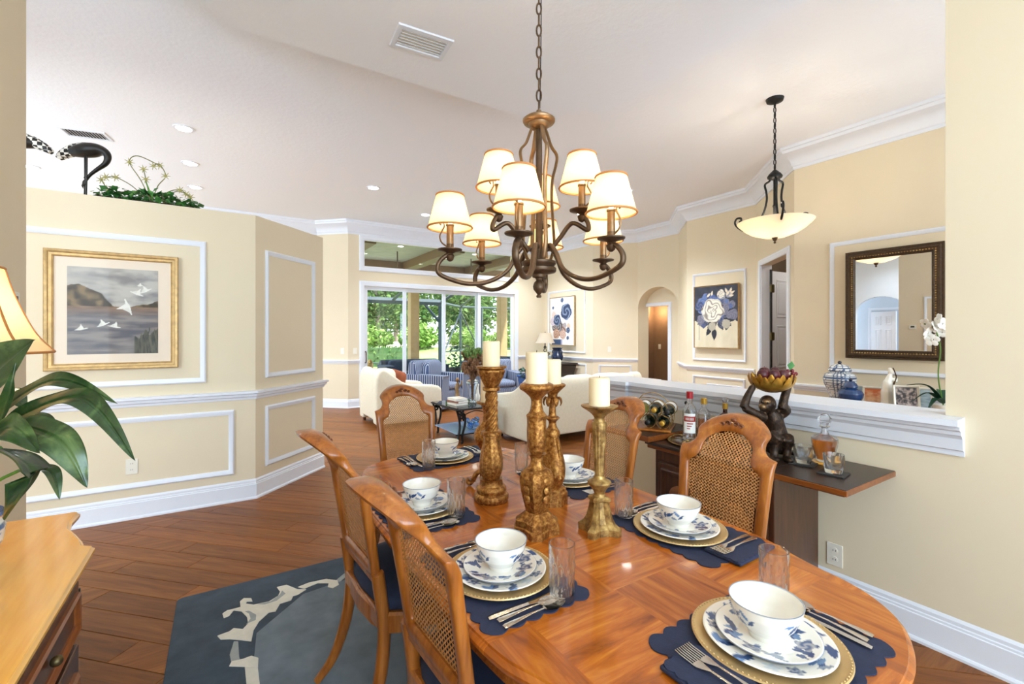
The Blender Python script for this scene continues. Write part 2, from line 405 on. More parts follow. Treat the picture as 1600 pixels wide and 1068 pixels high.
# far room walls
wallbox('wall_back_left', [(slab((2.087,9.27),(1.6,9.757),.15,-1),0,ZC)])
wallbox('wall_back', [([(2.087,9.27),(2.40,9.27),(2.40,9.47),(2.0,9.47)],0,ZC),([(5.98,9.27),(7.1,9.27),(7.1,9.47),(5.98,9.47)],0,ZC),
    ([(2.40,9.27),(5.98,9.27),(5.98,9.47),(2.40,9.47)],2.42,2.82),([(2.40,9.27),(5.98,9.27),(5.98,9.47),(2.40,9.47)],3.36,ZC)])
wallbox('wall_back_right', [(slab((6.9,9.27),(6.9,7.5),.15,1),0,ZC)])
wallbox('wall_back_right_angled', [([(6.9,7.5),(7.57,6.83),(7.9,6.83),(7.9,7.2),(7.05,7.6)],0,ZC)])
mb = MB(); arch_header(mb, 5.80, 6.82, 2.02, 2.43, ZC, lambda u,d,z:(7.57+d,u,z), .25)
struct(mb.build('wall_arch','wall_cream',smooth=30))
wallbox('wall_arch_sides', [([(7.57,6.82),(7.57,6.84),(7.9,6.84),(7.9,6.82)],0,ZC)])
wallbox('wall_arch_back', [([(7.82,6.86),(7.82,7.2),(7.9,7.2),(7.9,6.86)],0,ZC),([(7.82,5.5),(7.82,6.22),(7.9,6.22),(7.9,5.5)],0,ZC),([(7.82,6.22),(7.82,6.86),(7.9,6.86),(7.9,6.22)],2.05,ZC)])
wallbox('wall_right_jog', [([(7.57,5.78),(6.88,5.09),(7.03,5.02),(7.82,5.80),(7.57,5.80)],0,ZC)])
wallbox('wall_far_right', [(slab((6.88,5.09),(6.88,3.86),.15,1),0,ZC)])
wallbox('wall_far_right_angled', [(slab((6.88,3.86),(6.714,3.694),.14,1),0,ZC),(slab((5.964,2.944),(5.82,2.80),.14,1),0,ZC),(slab((6.714,3.694),(5.964,2.944),.14,1),2.46,ZC)])
wallbox('wall_entry', [(slab((5.82,2.8),(5.82,-2.1),.15,1),0,ZC)])
# dining room right wall: full height by the window, half wall beyond
wallbox('wall_right', [([(2.79,-2.1),(2.93,-2.1),(2.93,.69),(2.79,.69)],0,ZC),([(2.79,.69),(2.93,.69),(2.93,2.62),(2.79,2.62)],0,1.06),([(2.755,2.62),(2.965,2.62),(2.965,2.83),(2.755,2.83)],0,1.06)])
# ---- trim
BASE = [(0,0),(.03,0),(.03,.012),(.024,.02),(.018,.022),(.018,.125),(.013,.128),(.013,.138),(.009,.142),(.009,.158),(0,.172)]
RAIL = [(0,.876),(.010,.878),(.014,.896),(.026,.905),(.030,.925),(.044,.932),(.044,.950),(0,.955)]
def rail_at(dz): return [(o,z+dz) for o,z in RAIL]
CROWN = [(0,3.43),(.012,3.43),(.016,3.46),(.03,3.47),(.05,3.52),(.10,3.58),(.15,3.61),(.16,3.64),(.175,3.645),(.18,ZC-.001),(0,ZC-.001)]
tn = [0]
def trim(pts, prof, side, name=None, label=None):
    tn[0] += 1
    return struct(MB().sweep(pts, prof, side).build(name or 'trim_%d'%tn[0], 'trim_white', smooth=25), label)
AB = [(-2.0,4.63),(.25,4.63),(.93,5.31)]
trim(AB, BASE, -1, 'baseboard_far_left'); trim(AB+[(.72,5.52)], RAIL, -1, label='white chair rail along the panelled left wall')
trim([(2.79,-2.1),(2.79,2.62),(2.755,2.62),(2.755,2.83),(2.965,2.83)], BASE, 1, 'baseboard_right')
trim([(-.82,3.2),(-.82,-2.1)], BASE, 1, 'baseboard_left')
trim([(1.6,9.757),(2.087,9.27),(2.32,9.27)], BASE, -1, 'baseboard_back'); trim([(1.6,9.757),(2.087,9.27),(2.30,9.27)], rail_at(-.01), -1)
RP = [(6.06,9.27),(6.9,9.27),(6.9,7.5),(7.57,6.83)]
trim(RP, BASE, -1, 'baseboard_back_right'); trim(RP, rail_at(-.03), -1)
trim([(7.57,5.78),(6.88,5.09),(6.88,3.88)], rail_at(-.04), -1); trim([(7.57,5.78),(6.88,5.09),(6.88,3.88)], BASE, -1, 'baseboard_far_right')
trim([(5.82,2.80),(5.82,-2.1)], rail_at(-.09), -1); trim([(5.82,2.80),(5.82,-2.1)], BASE, -1, 'baseboard_entry')
trim([(-1.2,9.757),(1.6,9.757),(2.087,9.27),(6.9,9.27),(6.9,7.5),(7.57,6.83),(7.57,5.78),(6.88,5.09),(6.88,3.86),(5.82,2.80),(5.82,-2.1)], CROWN, -1, label='white crown moulding around the great room')
# half wall ledge
LED = [(0,.905),(.012,.905),(.014,.928),(.028,.934),(.030,.942),(.036,.985),(.048,1.0),(.056,1.003),(.060,1.02),(.074,1.028),(.078,1.044),(.105,1.048),(.105,1.076),(0,1.08)]
lp = [(2.79,.625),(2.79,2.62),(2.755,2.62),(2.755,2.83),(2.965,2.83),(2.965,2.62),(2.93,2.62),(2.93,.69)]
mb = MB().sweep(lp, LED, 1).prism([(2.79,.69),(2.93,.69),(2.93,2.62),(2.965,2.62),(2.965,2.83),(2.755,2.83),(2.755,2.62),(2.79,2.62)],1.055,1.08)
tn[0]+=1; struct(mb.build('trim_%d'%tn[0],'trim_white',smooth=25), 'white moulded ledge capping the half wall')
# panel mouldings
def panel(p0, u, n, u0, u1, z0, z1, w=.042, d=.022):
    tn[0] += 1; mb = MB(); frame_on(mb, p0, u, n, u0, u1, z0, z1, w, d); return struct(mb.build('trim_%d'%tn[0],'trim_white',smooth=40))
panel((0,4.63),(1,0),(0,-1), -1.8,-.114, 1.044,2.228); panel((0,4.63),(1,0),(0,-1), -1.8,.089, .238,.796)
panel((.25,4.63),(S2,S2),(S2,-S2), .113,.813, 1.055,2.216); panel((.25,4.63),(S2,S2),(S2,-S2), .113,.813, .25,.798)
panel((5.82,0),(0,1),(-1,0), .7,2.416, 1.03,2.48); panel((5.82,0),(0,1),(-1,0), .7,2.416, .22,.72)
panel((6.88,0),(0,1),(-1,0), 4.01,4.96, 1.01,2.48,.036); panel((6.88,0),(0,1),(-1,0), 4.03,4.96, .22,.75,.036)
panel((6.9,0),(0,1),(-1,0), 7.75,9.13, 1.02,2.50,.036); panel((6.9,0),(0,1),(-1,0), 7.72,9.13, .22,.78,.036)
panel((6.9,7.5),(S2,-S2),(-S2,-S2), .12,.82, .22,.78,.036)
panel((-.82,0),(0,1),(1,0), 1.2,2.79, 1.044,2.228)
# ---- sliding door and transom in the back wall
CAS = [(0,0),(0,.7),(.15,1),(.75,1),(.85,.6),(1,.6),(1,0)]
def casing(mb, p0, u, n, u0, u1, z0, z1, w=.1, d=.025):
    """three sided door casing outside the opening u0-u1, top z1"""
    L = []
    for a,b,su,sz in ((u0,z0,-1,0),(u0,z1,-1,1),(u1,z1,1,1),(u1,z0,1,0)):
        L.append([(p0[0]+u[0]*(a+su*q*w)+n[0]*h*d, p0[1]+u[1]*(a+su*q*w)+n[1]*h*d, b+sz*q*w) for q,h in CAS])
    return mb.loops(L, closed=False)
d1 = struct(empty('door_1',(0,0,0)), 'white framed sliding glass doors to the lanai')
mb = MB(); casing(mb,(0,9.27),(1,0),(0,-1),2.40,5.98,0,2.42); mb.build('casing','trim_white',d1,smooth=30)
px = [2.40,3.257,4.177,5.028,5.98]
for i in range(4):
    y = (9.33,9.375,9.42,9.33)[i]
    x0, x1 = px[i]-(.03 if i else 0), px[i+1]+.03 if i<3 else px[i+1]
    rq = lambda d,yy: [(x0+d,yy,.031+d),(x1-d,yy,.031+d),(x1-d,yy,2.419-d),(x0+d,yy,2.419-d)]
    mb = MB().loops([rq(0,y-.02),rq(.075,y-.02),rq(.075,y+.02),rq(0,y+.02)],wrap=True); sp = mb.build('sliding_panel','trim_white',d1,bevel=.003)
    MB().bx(x0+.075,x1-.075,y-.003,y+.003,.107,2.344).build('pane','window_glass',sp)
mb = MB().tube(spline([(2.43,9.31,.88),(2.43,9.24,.90),(2.43,9.24,1.08),(2.43,9.31,1.10)],4),.011,8); mb.build('handle','bronze',d1,smooth=60)
MB().bx(2.4,5.98,9.29,9.47,0,.03).build('sill','silver',d1)
w1 = struct(empty('window_1'), 'wide white framed transom window above the sliding doors')
mb = MB(); frame_on(mb,(0,9.27),(1,0),(0,-1),2.30,6.08,2.715,3.43,.1,.03,[(0,0),(0,.7),(.15,1),(.75,1),(.85,.6),(1,.6),(1,0)]); mb.build('frame','trim_white',w1,smooth=30)
MB().bx(2.4,5.98,9.36,9.37,2.82,3.36).build('pane','window_glass',w1)
# ---- rear windows (behind the viewer)
for k,(x0,x1,z0,z1) in enumerate(((-.45,2.45,.55,2.95),(3.2,5.4,.5,3.25))):
    wn = struct(empty('window_%d'%(k+2))); mb = MB(); frame_on(mb,(0,-2.1),(1,0),(0,1),x0-.09,x1+.09,z0-.09,z1+.09,.09,.03)
    mb.build('frame','trim_white',wn,smooth=30)
    MB().bx((x0+x1)/2-.02,(x0+x1)/2+.02,-2.2,-2.16,z0,z1).bx(x0,x1,-2.2,-2.16,(z0+z1)/2-.02,(z0+z1)/2+.02).build('mullion','trim_white',wn)
# ---- six panel doors
def six_panel(name, w=.76, h=2.03, t=.035, parent=None):
    """local: hinge at x=0, width along +x, face towards -y"""
    d = MB().bx(0,w,0,t,.01,h).build(name,'trim_white',parent,bevel=.002)
    sw = .11; pw = (w-3*sw)/2
    for c in range(2):
        x0 = sw+c*(pw+sw)
        for z0,z1 in ((.2,.80),(.95,1.58),(1.70,h-.12)):
            for ys in (0,t):
                mb = MB(); s = -1 if ys==0 else 1
                frame_on(mb,(0,ys),(1,0),(0,s),x0,x0+pw,z0,z1,.028,.010); q = mb.build('panel_moulding','trim_white',d,smooth=40)
                MB().box((x0+pw/2,ys+s*.002,(z0+z1)/2),(pw-.1,.008,z1-z0-.1)).build('panel','trim_white',d,bevel=.006)
    return d
d2 = struct(empty('door_2'), 'white six panel door standing open in the angled wall')
mb = MB(); casing(mb,(6.714,3.694),(-S2,-S2),(-S2,S2),0,1.06,0,2.46,.085,.022); mb.build('casing','trim_white',d2,smooth=30)
MB().sweep([(6.714,3.694),(6.813,3.595)],[(0,0),(.018,0),(.018,2.46),(0,2.46)],-1).sweep([(5.964,2.944),(6.063,2.845)],[(0,0),(.018,0),(.018,2.46),(0,2.46)],1).build('jamb','trim_white',d2)
dr = six_panel('door_leaf', .90, 2.38, .036, d2); dr.location = (6.815,3.59,0); dr.rotation_euler = (0,0,R(-4))
for z in (.35,1.42,2.12):
    MB().box((-.012,-.012,z),(.075,.03,.11)).tube([(-.012,-.03,z-.06),(-.012,-.03,z+.06)],.011,8).build('hinge','brass_old',dr,bevel=.002)
MB().box((-.022,-.002,1.2),(.035,.02,2.4)).build('gap_shade_strip','slot_dark',dr)  # solid dark strip put in for the shade between jamb and leaf
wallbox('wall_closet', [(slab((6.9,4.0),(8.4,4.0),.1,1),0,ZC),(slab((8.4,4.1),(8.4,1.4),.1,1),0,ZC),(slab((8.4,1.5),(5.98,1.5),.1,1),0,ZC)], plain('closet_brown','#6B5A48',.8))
lamp('POINT','closet_light',(7.3,2.6,2.9),energy=16,color=(1,.95,.88),shadow_soft_size=.08)
d3 = struct(empty('door_3'), 'white cased doorway beneath the arch')
mb = MB(); casing(mb,(7.82,0),(0,1),(-1,0),6.22,6.86,0,2.05,.075,.02); mb.build('casing','trim_white',d3,smooth=30)
dl = six_panel('door_leaf', .62, 2.03, .035, d3); dl.location = (7.86,6.235,0); dl.rotation_euler = (0,0,R(25))
MB().tube([(.58,-.05,.95),(.58,0,.95)],.012,8).ball((.58,-.06,.95),.028).build('knob','iron_black',dl,smooth=60)
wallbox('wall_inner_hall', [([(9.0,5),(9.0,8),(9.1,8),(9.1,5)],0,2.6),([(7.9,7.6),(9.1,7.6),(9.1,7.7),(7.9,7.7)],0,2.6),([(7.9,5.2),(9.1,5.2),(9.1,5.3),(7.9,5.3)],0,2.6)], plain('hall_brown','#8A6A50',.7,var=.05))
lamp('POINT','hall_sconce_light',(8.75,7.32,2.0),energy=9,color=(1,.75,.45),shadow_soft_size=.05)
# hall door seen in the mirror
d4 = struct(empty('door_4'), 'white door under the hall arch seen in the mirror')
mb = MB(); casing(mb,(-3.9,0),(0,-1),(1,0),-4.45,-3.8,0,2.1,.075,.02); mb.build('casing','trim_white',d4,smooth=30)
dl = six_panel('door_leaf', .62, 2.06, .035, d4); dl.location = (-3.86,4.43,0); dl.rotation_euler = (0,0,R(-70))
for z in (.3,1.1,1.85): MB().box((0,-.006,z),(.04,.02,.10)).build('hinge','iron_black',dl)
# ---- outlets, switches, thermostat, vents
def plate(name, loc, rz, label, cat, kind='outlet'):
    t = tag(empty(name, loc, rz), label, cat)
    MB().box((0,-.003,0),(.075,.006,.118)).build('plate','plastic_white',t,bevel=.002)
    for dz in ((-.024,.024) if kind=='outlet' else (0,)):
        if kind=='outlet':
            MB().lathe([(.001,0),(.016,0),(.0165,.003),(.001,.003)],16).build('socket','plastic_white',t).location = (0,0,0)
            s = t.children[-1]; s.rotation_euler = (R(90),0,0); s.location = (0,-.005,dz)
            for dx in (-.006,.006): MB().box((dx,dz*0,.0032),(.0025,.009,.001)).build('slot','slot_dark',s)
        else:
            MB().box((0,-.008,0),(.03,.008,.06)).build('switch','plastic_white',t,bevel=.002)
    return t
plate('wall_outlet',(-.599,4.63,.41),0,'beige power outlet on the panelled wall below the bird picture','outlet')
plate('wall_outlet',(2.79,1.135,.262),R(-90),'beige power outlet low on the wall right of the bar cabinet','outlet')
plate('light_switch',(2.0,9.355,1.12),R(-45),'small round white wall control left of the sliding doors','switch','sw')
plate('light_switch',(2.22,9.27,1.12),0,'white light switch beside the sliding door casing','switch','sw')
plate('light_switch',(8.995,7.42,1.15),R(-90),'light switch on the brown hall wall beneath the arch','switch','sw')
plate('light_switch',(7.15,7.25,1.12),R(-135+90),'pale wall plate on the angled wall left of the arch','switch','sw')
t = tag(empty('thermostat',(-.82,2.97,1.6),R(90)),'small white thermostat on the left wall seen in the mirror','thermostat')
MB().box((0,-.012,0),(.12,.024,.09)).build('body','plastic_white',t,bevel=.006); MB().box((0,-.025,.008),(.06,.002,.035)).build('display','slot_dark',t)
def ceiling_vent(loc, rz, w, l, n, label, dark=False):
    t = tag(empty('ceiling_vent', loc, rz), label, 'vent')
    b = .035; q = lambda d,z: [(-l/2+d,-w/2+d,z),(l/2-d,-w/2+d,z),(l/2-d,w/2-d,z),(-l/2+d,w/2-d,z)]
    MB().loops([q(0,0),q(.004,-.010),q(b-.004,-.012),q(b,-.003)]).build('frame','trim_white',t,smooth=20)
    MB().bx(-l/2+b,l/2-b,-w/2+b,w/2-b,-.003,-.001).build('backing','slot_dark' if dark else 'plastic_white',t)
    for i in range(n):
        if dark:
            x = -l/2+b+(l-2*b)*(i+.5)/n; s = MB().at((x,0,-.006),0,0,R(35)).box((0,0,0),((l-2*b)/n*.7,w-2*b,.002))
        else:
            y = -w/2+b+(w-2*b)*(i+.5)/n; s = MB().at((0,y,-.006),0,R(25)).box((0,0,0),(l-2*b,(w-2*b)/n*.9,.002))
        s.build('slat','trim_white',t)
    return t
# ================================================================ ceiling fittings
ceiling_vent((1.09,2.80,ZD), R(-4), .24, .36, 6, 'white louvred air vent in the dining room ceiling')
ceiling_vent((-1.28,6.82,ZC), R(-10), .26, .42, 12, 'dark slotted air vent in the ceiling above the flamingos', True)
def recessed(x, y, label, pw=66):
    t = tag(empty('recessed_light',(x,y,ZC)), label, 'ceiling light', 'recessed ceiling lights')
    MB().lathe([(.075,-.004),(.075,-.01),(.098,-.008),(.10,0)],24).build('trim_ring','trim_white',t,smooth=50)
    MB().lathe([(.0,-.006),(.074,-.006),(.074,-.002),(0,-.002)],24).build('lens','lens_glow',t)
    l = lamp('SPOT','downlight',(0,0,-.02),energy=pw,color=(.84,.94,1.06),spot_size=R(130),spot_blend=.8,shadow_soft_size=.07); l.parent = t
for x,y,lb in ((-.35,6.06,'nearest recessed ceiling light beyond the plant ledge'),(-.35,7.26,'middle recessed ceiling light above the plant ledge'),
    (-.34,8.39,'farthest recessed ceiling light just above the ledge plant'),(1.94,6.97,'recessed ceiling light left of the chandelier above the sofa'),
    (3.31,6.0,'recessed ceiling light seen just left of the upper chandelier shades'),(-2.15,8.54,'recessed ceiling light behind the cropped flamingo'),
    (3.2,8.02,'small far recessed ceiling light near the transom window')):
    recessed(x,y,lb)
for x,y,q in ((5.3,5.0,'nearest'),(5.6,6.4,'nearer'),(5.6,8.2,'farther')): recessed(x,y,q+' added ceiling light unseen behind the chandelier, brightening the far right walls',185)  # extra lamps without known fittings, added to brighten the far right walls
recessed(-2.3,3.7,'added ceiling light outside the view, brightening the left hall')  # unseen lamp added to brighten the hall that the mirror reflects
# ---- chain
def chain(z0, z1, r, w, l):
    """oval links alternating in direction from z0 up to z1"""
    out = []; step = l-2*r*1.1; n = max(1,round((z1-z0)/step)); step = (z1-z0)/n; l = step+2*r*1.1
    for i in range(n):
        zc = z0+step*(i+.5); pts = []
        for j in range(14):
            a = 2*PI*j/14; u = math.cos(a)*(w/2-r); v = math.sin(a); v = math.copysign(abs(v)**.8,v)*(l/2-r)
            pts.append((u,0,zc+v) if i%2 else (0,u,zc+v))
        out.append(pts)
    return out
# ---- chandelier
CX, CY = .986, 1.363
ch = tag(empty('chandelier',(CX,CY,1.585),R(-32.5)),'bronze nine light chandelier with cream shades above the dining table','chandelier')
# local frame: x to the viewer's right, y away from the viewer
prof = [(0,0),(.008,0),(.010,.006),(.006,.012),(.020,.030),(.022,.042),(.018,.055),(.010,.064),(.013,.072),(.024,.075),(.026,.085),(.060,.092),(.064,.098),(.064,.108),(.056,.114),(.060,.120),(.064,.124),(.064,.132),(.05,.137),(.018,.142),(.014,.16),(.012,.30),(.012,.62),(.0,.62)]
MB().lathe(prof,28).build('hub','bronze',ch,smooth=50)
MB().lathe([(0,.622),(.026,.623),(.036,.630),(.040,.640),(.056,.644),(.060,.650),(.060,.655),(.052,.660),(.048,.664),(.030,.670),(.012,.673),(.009,.69),(0,.69)],28).build('top_collar','bronze_light',ch,smooth=50)
for k in range(4):
    a = R(20+90*k); c, s = math.cos(a), math.sin(a)
    pts = spline([(c*r,s*r,z) for r,z in ((.022,.632),(.032,.612),(.050,.565),(.072,.535),(.070,.50),(.055,.44),(.052,.36),(.058,.27),(.062,.20),(.050,.15),(.04,.135))],6)
    MB().tube(pts,.0085,6,flat=.6).build('cage_rod','bronze_light',ch,smooth=60)
shade_prof = [(.0735,0),(.073,.001),(.044,.112),(.0445,.1125)]
def candle_arm(a, r0, zb, r, zdrop, scale=1.0, up=False):
    """one arm ending in a bobeche at radius r, height zb; then cup, candle, bulb and shade"""
    c, s = math.sin(a), math.cos(a)
    if up: rz = [(.045,.17),(.085,.215),(.13,.26),(r+.02,zb-.07),(r+.022,zb-.045),(r,zb-.012)]
    else:  rz = [(.035,.18),(.06,.185),(.085,.155),(.12,.095),(.19,.055),(.27,.048),(r+.03,.075),(r+.045,.105),(r+.028,.135),(r,zb-.012)]
    arm = MB().tube(spline([(c*q,s*q,z) for q,z in rz],7),.0108,8,flat=.75).build('arm','bronze',ch,smooth=60)
    x, y = c*r, s*r
    MB().lathe([(.004,-.040),(.012,-.034),(.016,-.02),(.010,-.012),(.02,-.006),(.043,.0),(.044,.004),(.02,.006),(.013,.012),(.013,.022),(0,.022)],20,(x,y,zb)).build('drip_pan','bronze',arm,smooth=50)
    MB().lathe([(.0,.012),(.013,.012),(.0125,.085),(.015,.087),(.015,.092),(.012,.093),(.0,.094)],14,(x,y,zb)).build('candle_sleeve','bronze_light',arm,smooth=40)
    MB().lathe([(0,.092),(.006,.094),(.011,.11),(.012,.12),(.008,.136),(.003,.148),(0,.150)],12,(x,y,zb)).build('bulb','bulb',arm,smooth=60)
    zs = zb+.078
    mb = MB(); L = []
    for rr,zz in shade_prof[:1]+[(.079,.001),(.0635,.060),(.048,.120)]: L.append([(x+rr*math.cos(2*PI*i/32),y+rr*math.sin(2*PI*i/32),zs+zz) for i in range(32)])
    mb.loops(L[1:]); mb.build('shade','shade_cream',arm,smooth=60)
    for rr,zz in ((.0793,.003),(.0485,.118)): MB().tube([(x+rr*math.cos(2*PI*i/32),y+rr*math.sin(2*PI*i/32),zs+zz) for i in range(32)],.0036,6,True).build('shade_band','shade_band',arm,smooth=60)
    # decorative curl beside the candle
    cl = [(x+c*q,y+s*q,zb+z) for q,z in ((.012,.014),(.030,.028),(.036,.05),(.028,.07),(.020,.085),(.022,.10),(.032,.104),(.036,.095),(.030,.090))]
    MB().tube(spline(cl,5),.003,6).build('curl','bronze_light',arm,smooth=60)
    l = lamp('POINT','candle_light',(x,y,zb+.125),energy=1.15,color=(1,.86,.66),shadow_soft_size=.014); l.parent = ch
for a in (8,57,139,194,261,316): candle_arm(R(a),.04,.165,.325,0)
for a in (5,117,242): candle_arm(R(a),.04,.30,.165,0,up=True)
cm = MB()
for i,p in enumerate(chain(.685,ZD-1.585-.03,.0035,.024,.048)): MB().tube(p,.0035,6,True).build('chain_link','bronze',ch,smooth=60)
MB().lathe([(0,ZD-1.585-.05),(.02,ZD-1.585-.05),(.06,ZD-1.585-.02),(.065,ZD-1.585),(0,ZD-1.585)],24).build('canopy','bronze',ch,smooth=50)
MB().tube(spline([(.004,.002,.70),(.008,0,1.1),(-.004,.004,1.5),(.002,0,ZD-1.585-.04)],8),.002,5).build('cord','iron_black',ch)
# ---- pendant in the entry
pn = tag(empty('pendant_light',(4.42,2.30,2.31),R(-32.5)),'dark bronze pendant with a glowing alabaster bowl beyond the half wall','pendant light')
bowl = [(.02,.055),(.10,.062),(.20,.098),(.255,.135),(.31,.185),(.325,.205),(.318,.208),(.25,.145),(.19,.108),(.09,.075),(0,.07)]
MB().lathe(bowl,40).build('bowl','alabaster',pn,smooth=60)
MB().lathe([(0,0),(.008,.002),(.012,.012),(.006,.02),(.018,.032),(.024,.05),(.03,.06),(0,.062)],18).build('finial','bronze',pn,smooth=60)
MB().lathe([(0,.06),(.014,.06),(.014,.34),(.02,.35),(.02,.36),(.013,.37),(.013,.64),(0,.64)],14).build('stem','iron_black',pn,smooth=40)
MB().lathe([(0,.60),(.03,.605),(.062,.62),(.066,.635),(.05,.66),(.02,.69),(.01,.70),(0,.70)],22).build('collar','iron_black',pn,smooth=50)
for k in range(3):
    a = R(10+120*k); c,s = math.cos(a),math.sin(a)
    pts = [(c*q,s*q,z) for q,z in ((.03,.63),(.05,.60),(.088,.575),(.075,.50),(.072,.42),(.10,.31),(.16,.22),(.26,.165),(.33,.20),(.37,.255),(.355,.30),(.315,.30),(.31,.272),(.33,.265))]
    MB().tube(spline(pts,6),.010,8).build('scroll_arm','iron_black',pn,smooth=60)
for p in chain(.695,ZC-2.31-.03,.005,.03,.062): MB().tube(p,.005,6,True).build('chain_link','iron_black',pn,smooth=60)
MB().lathe([(0,ZC-2.31-.05),(.02,ZC-2.31-.045),(.07,ZC-2.31-.025),(.078,ZC-2.31),(0,ZC-2.31)],24).build('canopy','iron_black',pn,smooth=50)
for k in range(3):
    a = R(60+120*k); MB().ball((.12*math.cos(a),.12*math.sin(a),.15),.03).build('bulb','bulb',pn,smooth=60)
    l = lamp('POINT','pendant_bulb_light',(.12*math.cos(a),.12*math.sin(a),.20),energy=2.6,color=(1,.94,.84),shadow_soft_size=.03); l.parent = pn
# ================================================================ rug, dining table, chairs
plain('rug_border', '#44505C', .95, var=.22, scale=9, bump=.6, bscale=500); plain('rug_field', '#77828C', .95, var=.18, scale=8, bump=.6, bscale=500)
plain('rug_ivory', '#EAE4D4', .95, var=.06, scale=20, bump=.6, bscale=500); plain('rug_grey', '#A9ADAA', .95, var=.08, scale=20, bump=.6, bscale=500)
rug = tag(empty('area_rug',(1.0,1.4,0)),'blue grey area rug with ivory scroll border under the dining table','rug')
rx0, rx1, ry0, ry1 = -1.207, 1.207, -1.75, 1.68
def rr(x0,x1,y0,y1,r=.03):
    P = []
    for cx,cy,a0 in ((x1-r,y1-r,0),(x0+r,y1-r,90),(x0+r,y0+r,180),(x1-r,y0+r,270)):
        for k in range(5): P.append((cx+r*math.cos(R(a0+22.5*k)),cy+r*math.sin(R(a0+22.5*k))))
    return P
MB().prism(rr(rx0,rx1,ry0,ry1),0,.006).build('pile','rug_border',rug,bevel=.004)
# lighter field inside the scroll border
fld = [(-.90,-1.42),(.90,-1.42),(.90,1.0),(.62,1.36),(.30,1.40),(-.30,1.40),(-.62,1.36),(-.86,1.12),(-.90,.75)]
MB().prism(fld,.003,.007).build('field','rug_field',rug,bevel=.002)
body = [(-0.02,2.596),(0.03,2.603),(0.048,2.621),(0.085,2.588),(0.109,2.623),(0.107,2.688),(0.085,2.757),(0.051,2.789),(0.031,2.747),(0.007,2.74),(0.001,2.788),(0.022,2.808),(0.057,2.804),(0.082,2.805),(0.081,2.864),(0.1,2.889),(0.135,2.866),(0.139,2.827),(0.113,2.843),(0.108,2.823),(0.142,2.79),(0.214,2.779),(0.26,2.812),(0.274,2.854),(0.263,2.914),(0.314,2.909),(0.361,2.825),(0.403,2.798),(0.353,2.765),(0.331,2.766),(0.316,2.727),(0.262,2.725),(0.235,2.661),(0.205,2.669),(0.157,2.613),(0.13,2.55),(0.116,2.463),(0.077,2.497),(0.029,2.537),(-0.006,2.556)]
band2 = [(0.364,2.85),(0.425,2.866),(0.519,2.854),(0.571,2.801),(0.569,2.747),(0.532,2.729),(0.508,2.758),(0.521,2.797),(0.467,2.831),(0.394,2.812)]
knob = [(0.131,2.252),(0.137,2.32),(0.111,2.353),(0.077,2.35),(0.035,2.36),(0.025,2.33),(0.083,2.29)]
stalk = [(.065,2.374),(.064,2.497),(.046,2.508),(.028,2.414),(.035,2.34),(.07,2.33)]
def rugshape(poly, z, mat, name, sx=1, sy=1):
    P = [(sx*(x-1.0), sy*(y-1.4)) for x,y in poly]
    MB().prism(P,.004,.006+(z-.012)*.5).build(name,mat,rug,bevel=.003)
rugshape(body,.019,'rug_ivory','scroll'); rugshape(band2,.0185,'rug_ivory','scroll'); rugshape(knob,.0185,'rug_ivory','scroll'); rugshape(stalk,.017,'rug_grey','scroll_grey')
rugshape([(.10,2.62),(.12,2.66),(.115,2.71),(.095,2.75),(.12,2.74),(.15,2.68),(.145,2.63)],.0198,'rug_grey','scroll_grey')  # grey accent of the scroll pattern
rugshape([(.15,2.785),(.22,2.775),(.27,2.82),(.285,2.86),(.30,2.81),(.25,2.76),(.19,2.755)],.0198,'rug_grey','scroll_grey')
rugshape([(.083,2.29),(.131,2.252),(.132,2.05),(.128,1.2),(.12,.4),(.088,.4),(.092,1.2),(.086,2.05)],.017,'rug_ivory','border_line')
rugshape([(.555,2.80),(.62,2.86),(.75,2.885),(1.0,2.89),(1.25,2.885),(1.38,2.86),(1.445,2.80),(1.42,2.78),(1.36,2.83),(1.24,2.855),(1.0,2.86),(.76,2.855),(.64,2.83),(.58,2.78)],.017,'rug_grey','border_line')
for P,mt,z in ((body,'rug_ivory',.019),(band2,'rug_ivory',.0185),(knob,'rug_ivory',.0185),(stalk,'rug_grey',.017)): rugshape(P,z,mt,'scroll',-1)

# ---- table: double pedestal, ogee cornered top, one leaf between two seams
m = N('table_veneer'); tc = m.coord()
sep = m.n('SeparateXYZ', ins={0:tc}); X, Y = sep.outputs[0], sep.outputs[1]
cell = .27
def checker(): 
    a = m.math('FLOOR', m.math('DIVIDE', m.math('ADD',X,.135+2.7), cell)); b = m.math('FLOOR', m.math('DIVIDE', m.math('ADD',Y,2.7), cell))
    return m.math('MODULO', m.math('ADD',a,b), 2.0), a, b
ck, ca, cb = checker()
def grain(sx, sy):
    v = m.n('Mapping', ins={'Vector':tc}); v.inputs['Scale'].default_value = (sx,sy,1)
    off = m.n('CombineXYZ', ins={0:m.math('MULTIPLY',cb,3.7),1:m.math('MULTIPLY',ca,5.3),2:0.0}).outputs[0]
    vv = m.n('VectorMath', operation='ADD', ins={0:v.outputs[0],1:off}).outputs[0]
    return m.noise(vv, 1.5, 6, .62, 1.0)
g1 = grain(2.0,16); g2 = grain(16,2.0)
gm = m.n('Mix', data_type='FLOAT', ins={0:ck,2:g1,3:g2}).outputs[0]
col = m.ramp(gm, [(.28,'#7C3C0E'),(.5,'#B66018'),(.74,'#DC8A30')])
col = m.mix(m.math('MULTIPLY',ck,.28), col, '#8C4412')
m.pbsdf(Base_Color=col, Roughness=.2, Specular_IOR_Level=.4, Coat_Weight=.35, Coat_Roughness=.05)
TX, TY = 1.02, 1.42
half = [(.545,0),(.545,.30),(.540,.46),(.525,.60),(.490,.70),(.468,.78),(.452,.86),(.415,.94),(.34,1.015),(.19,1.075),(0,1.095)]
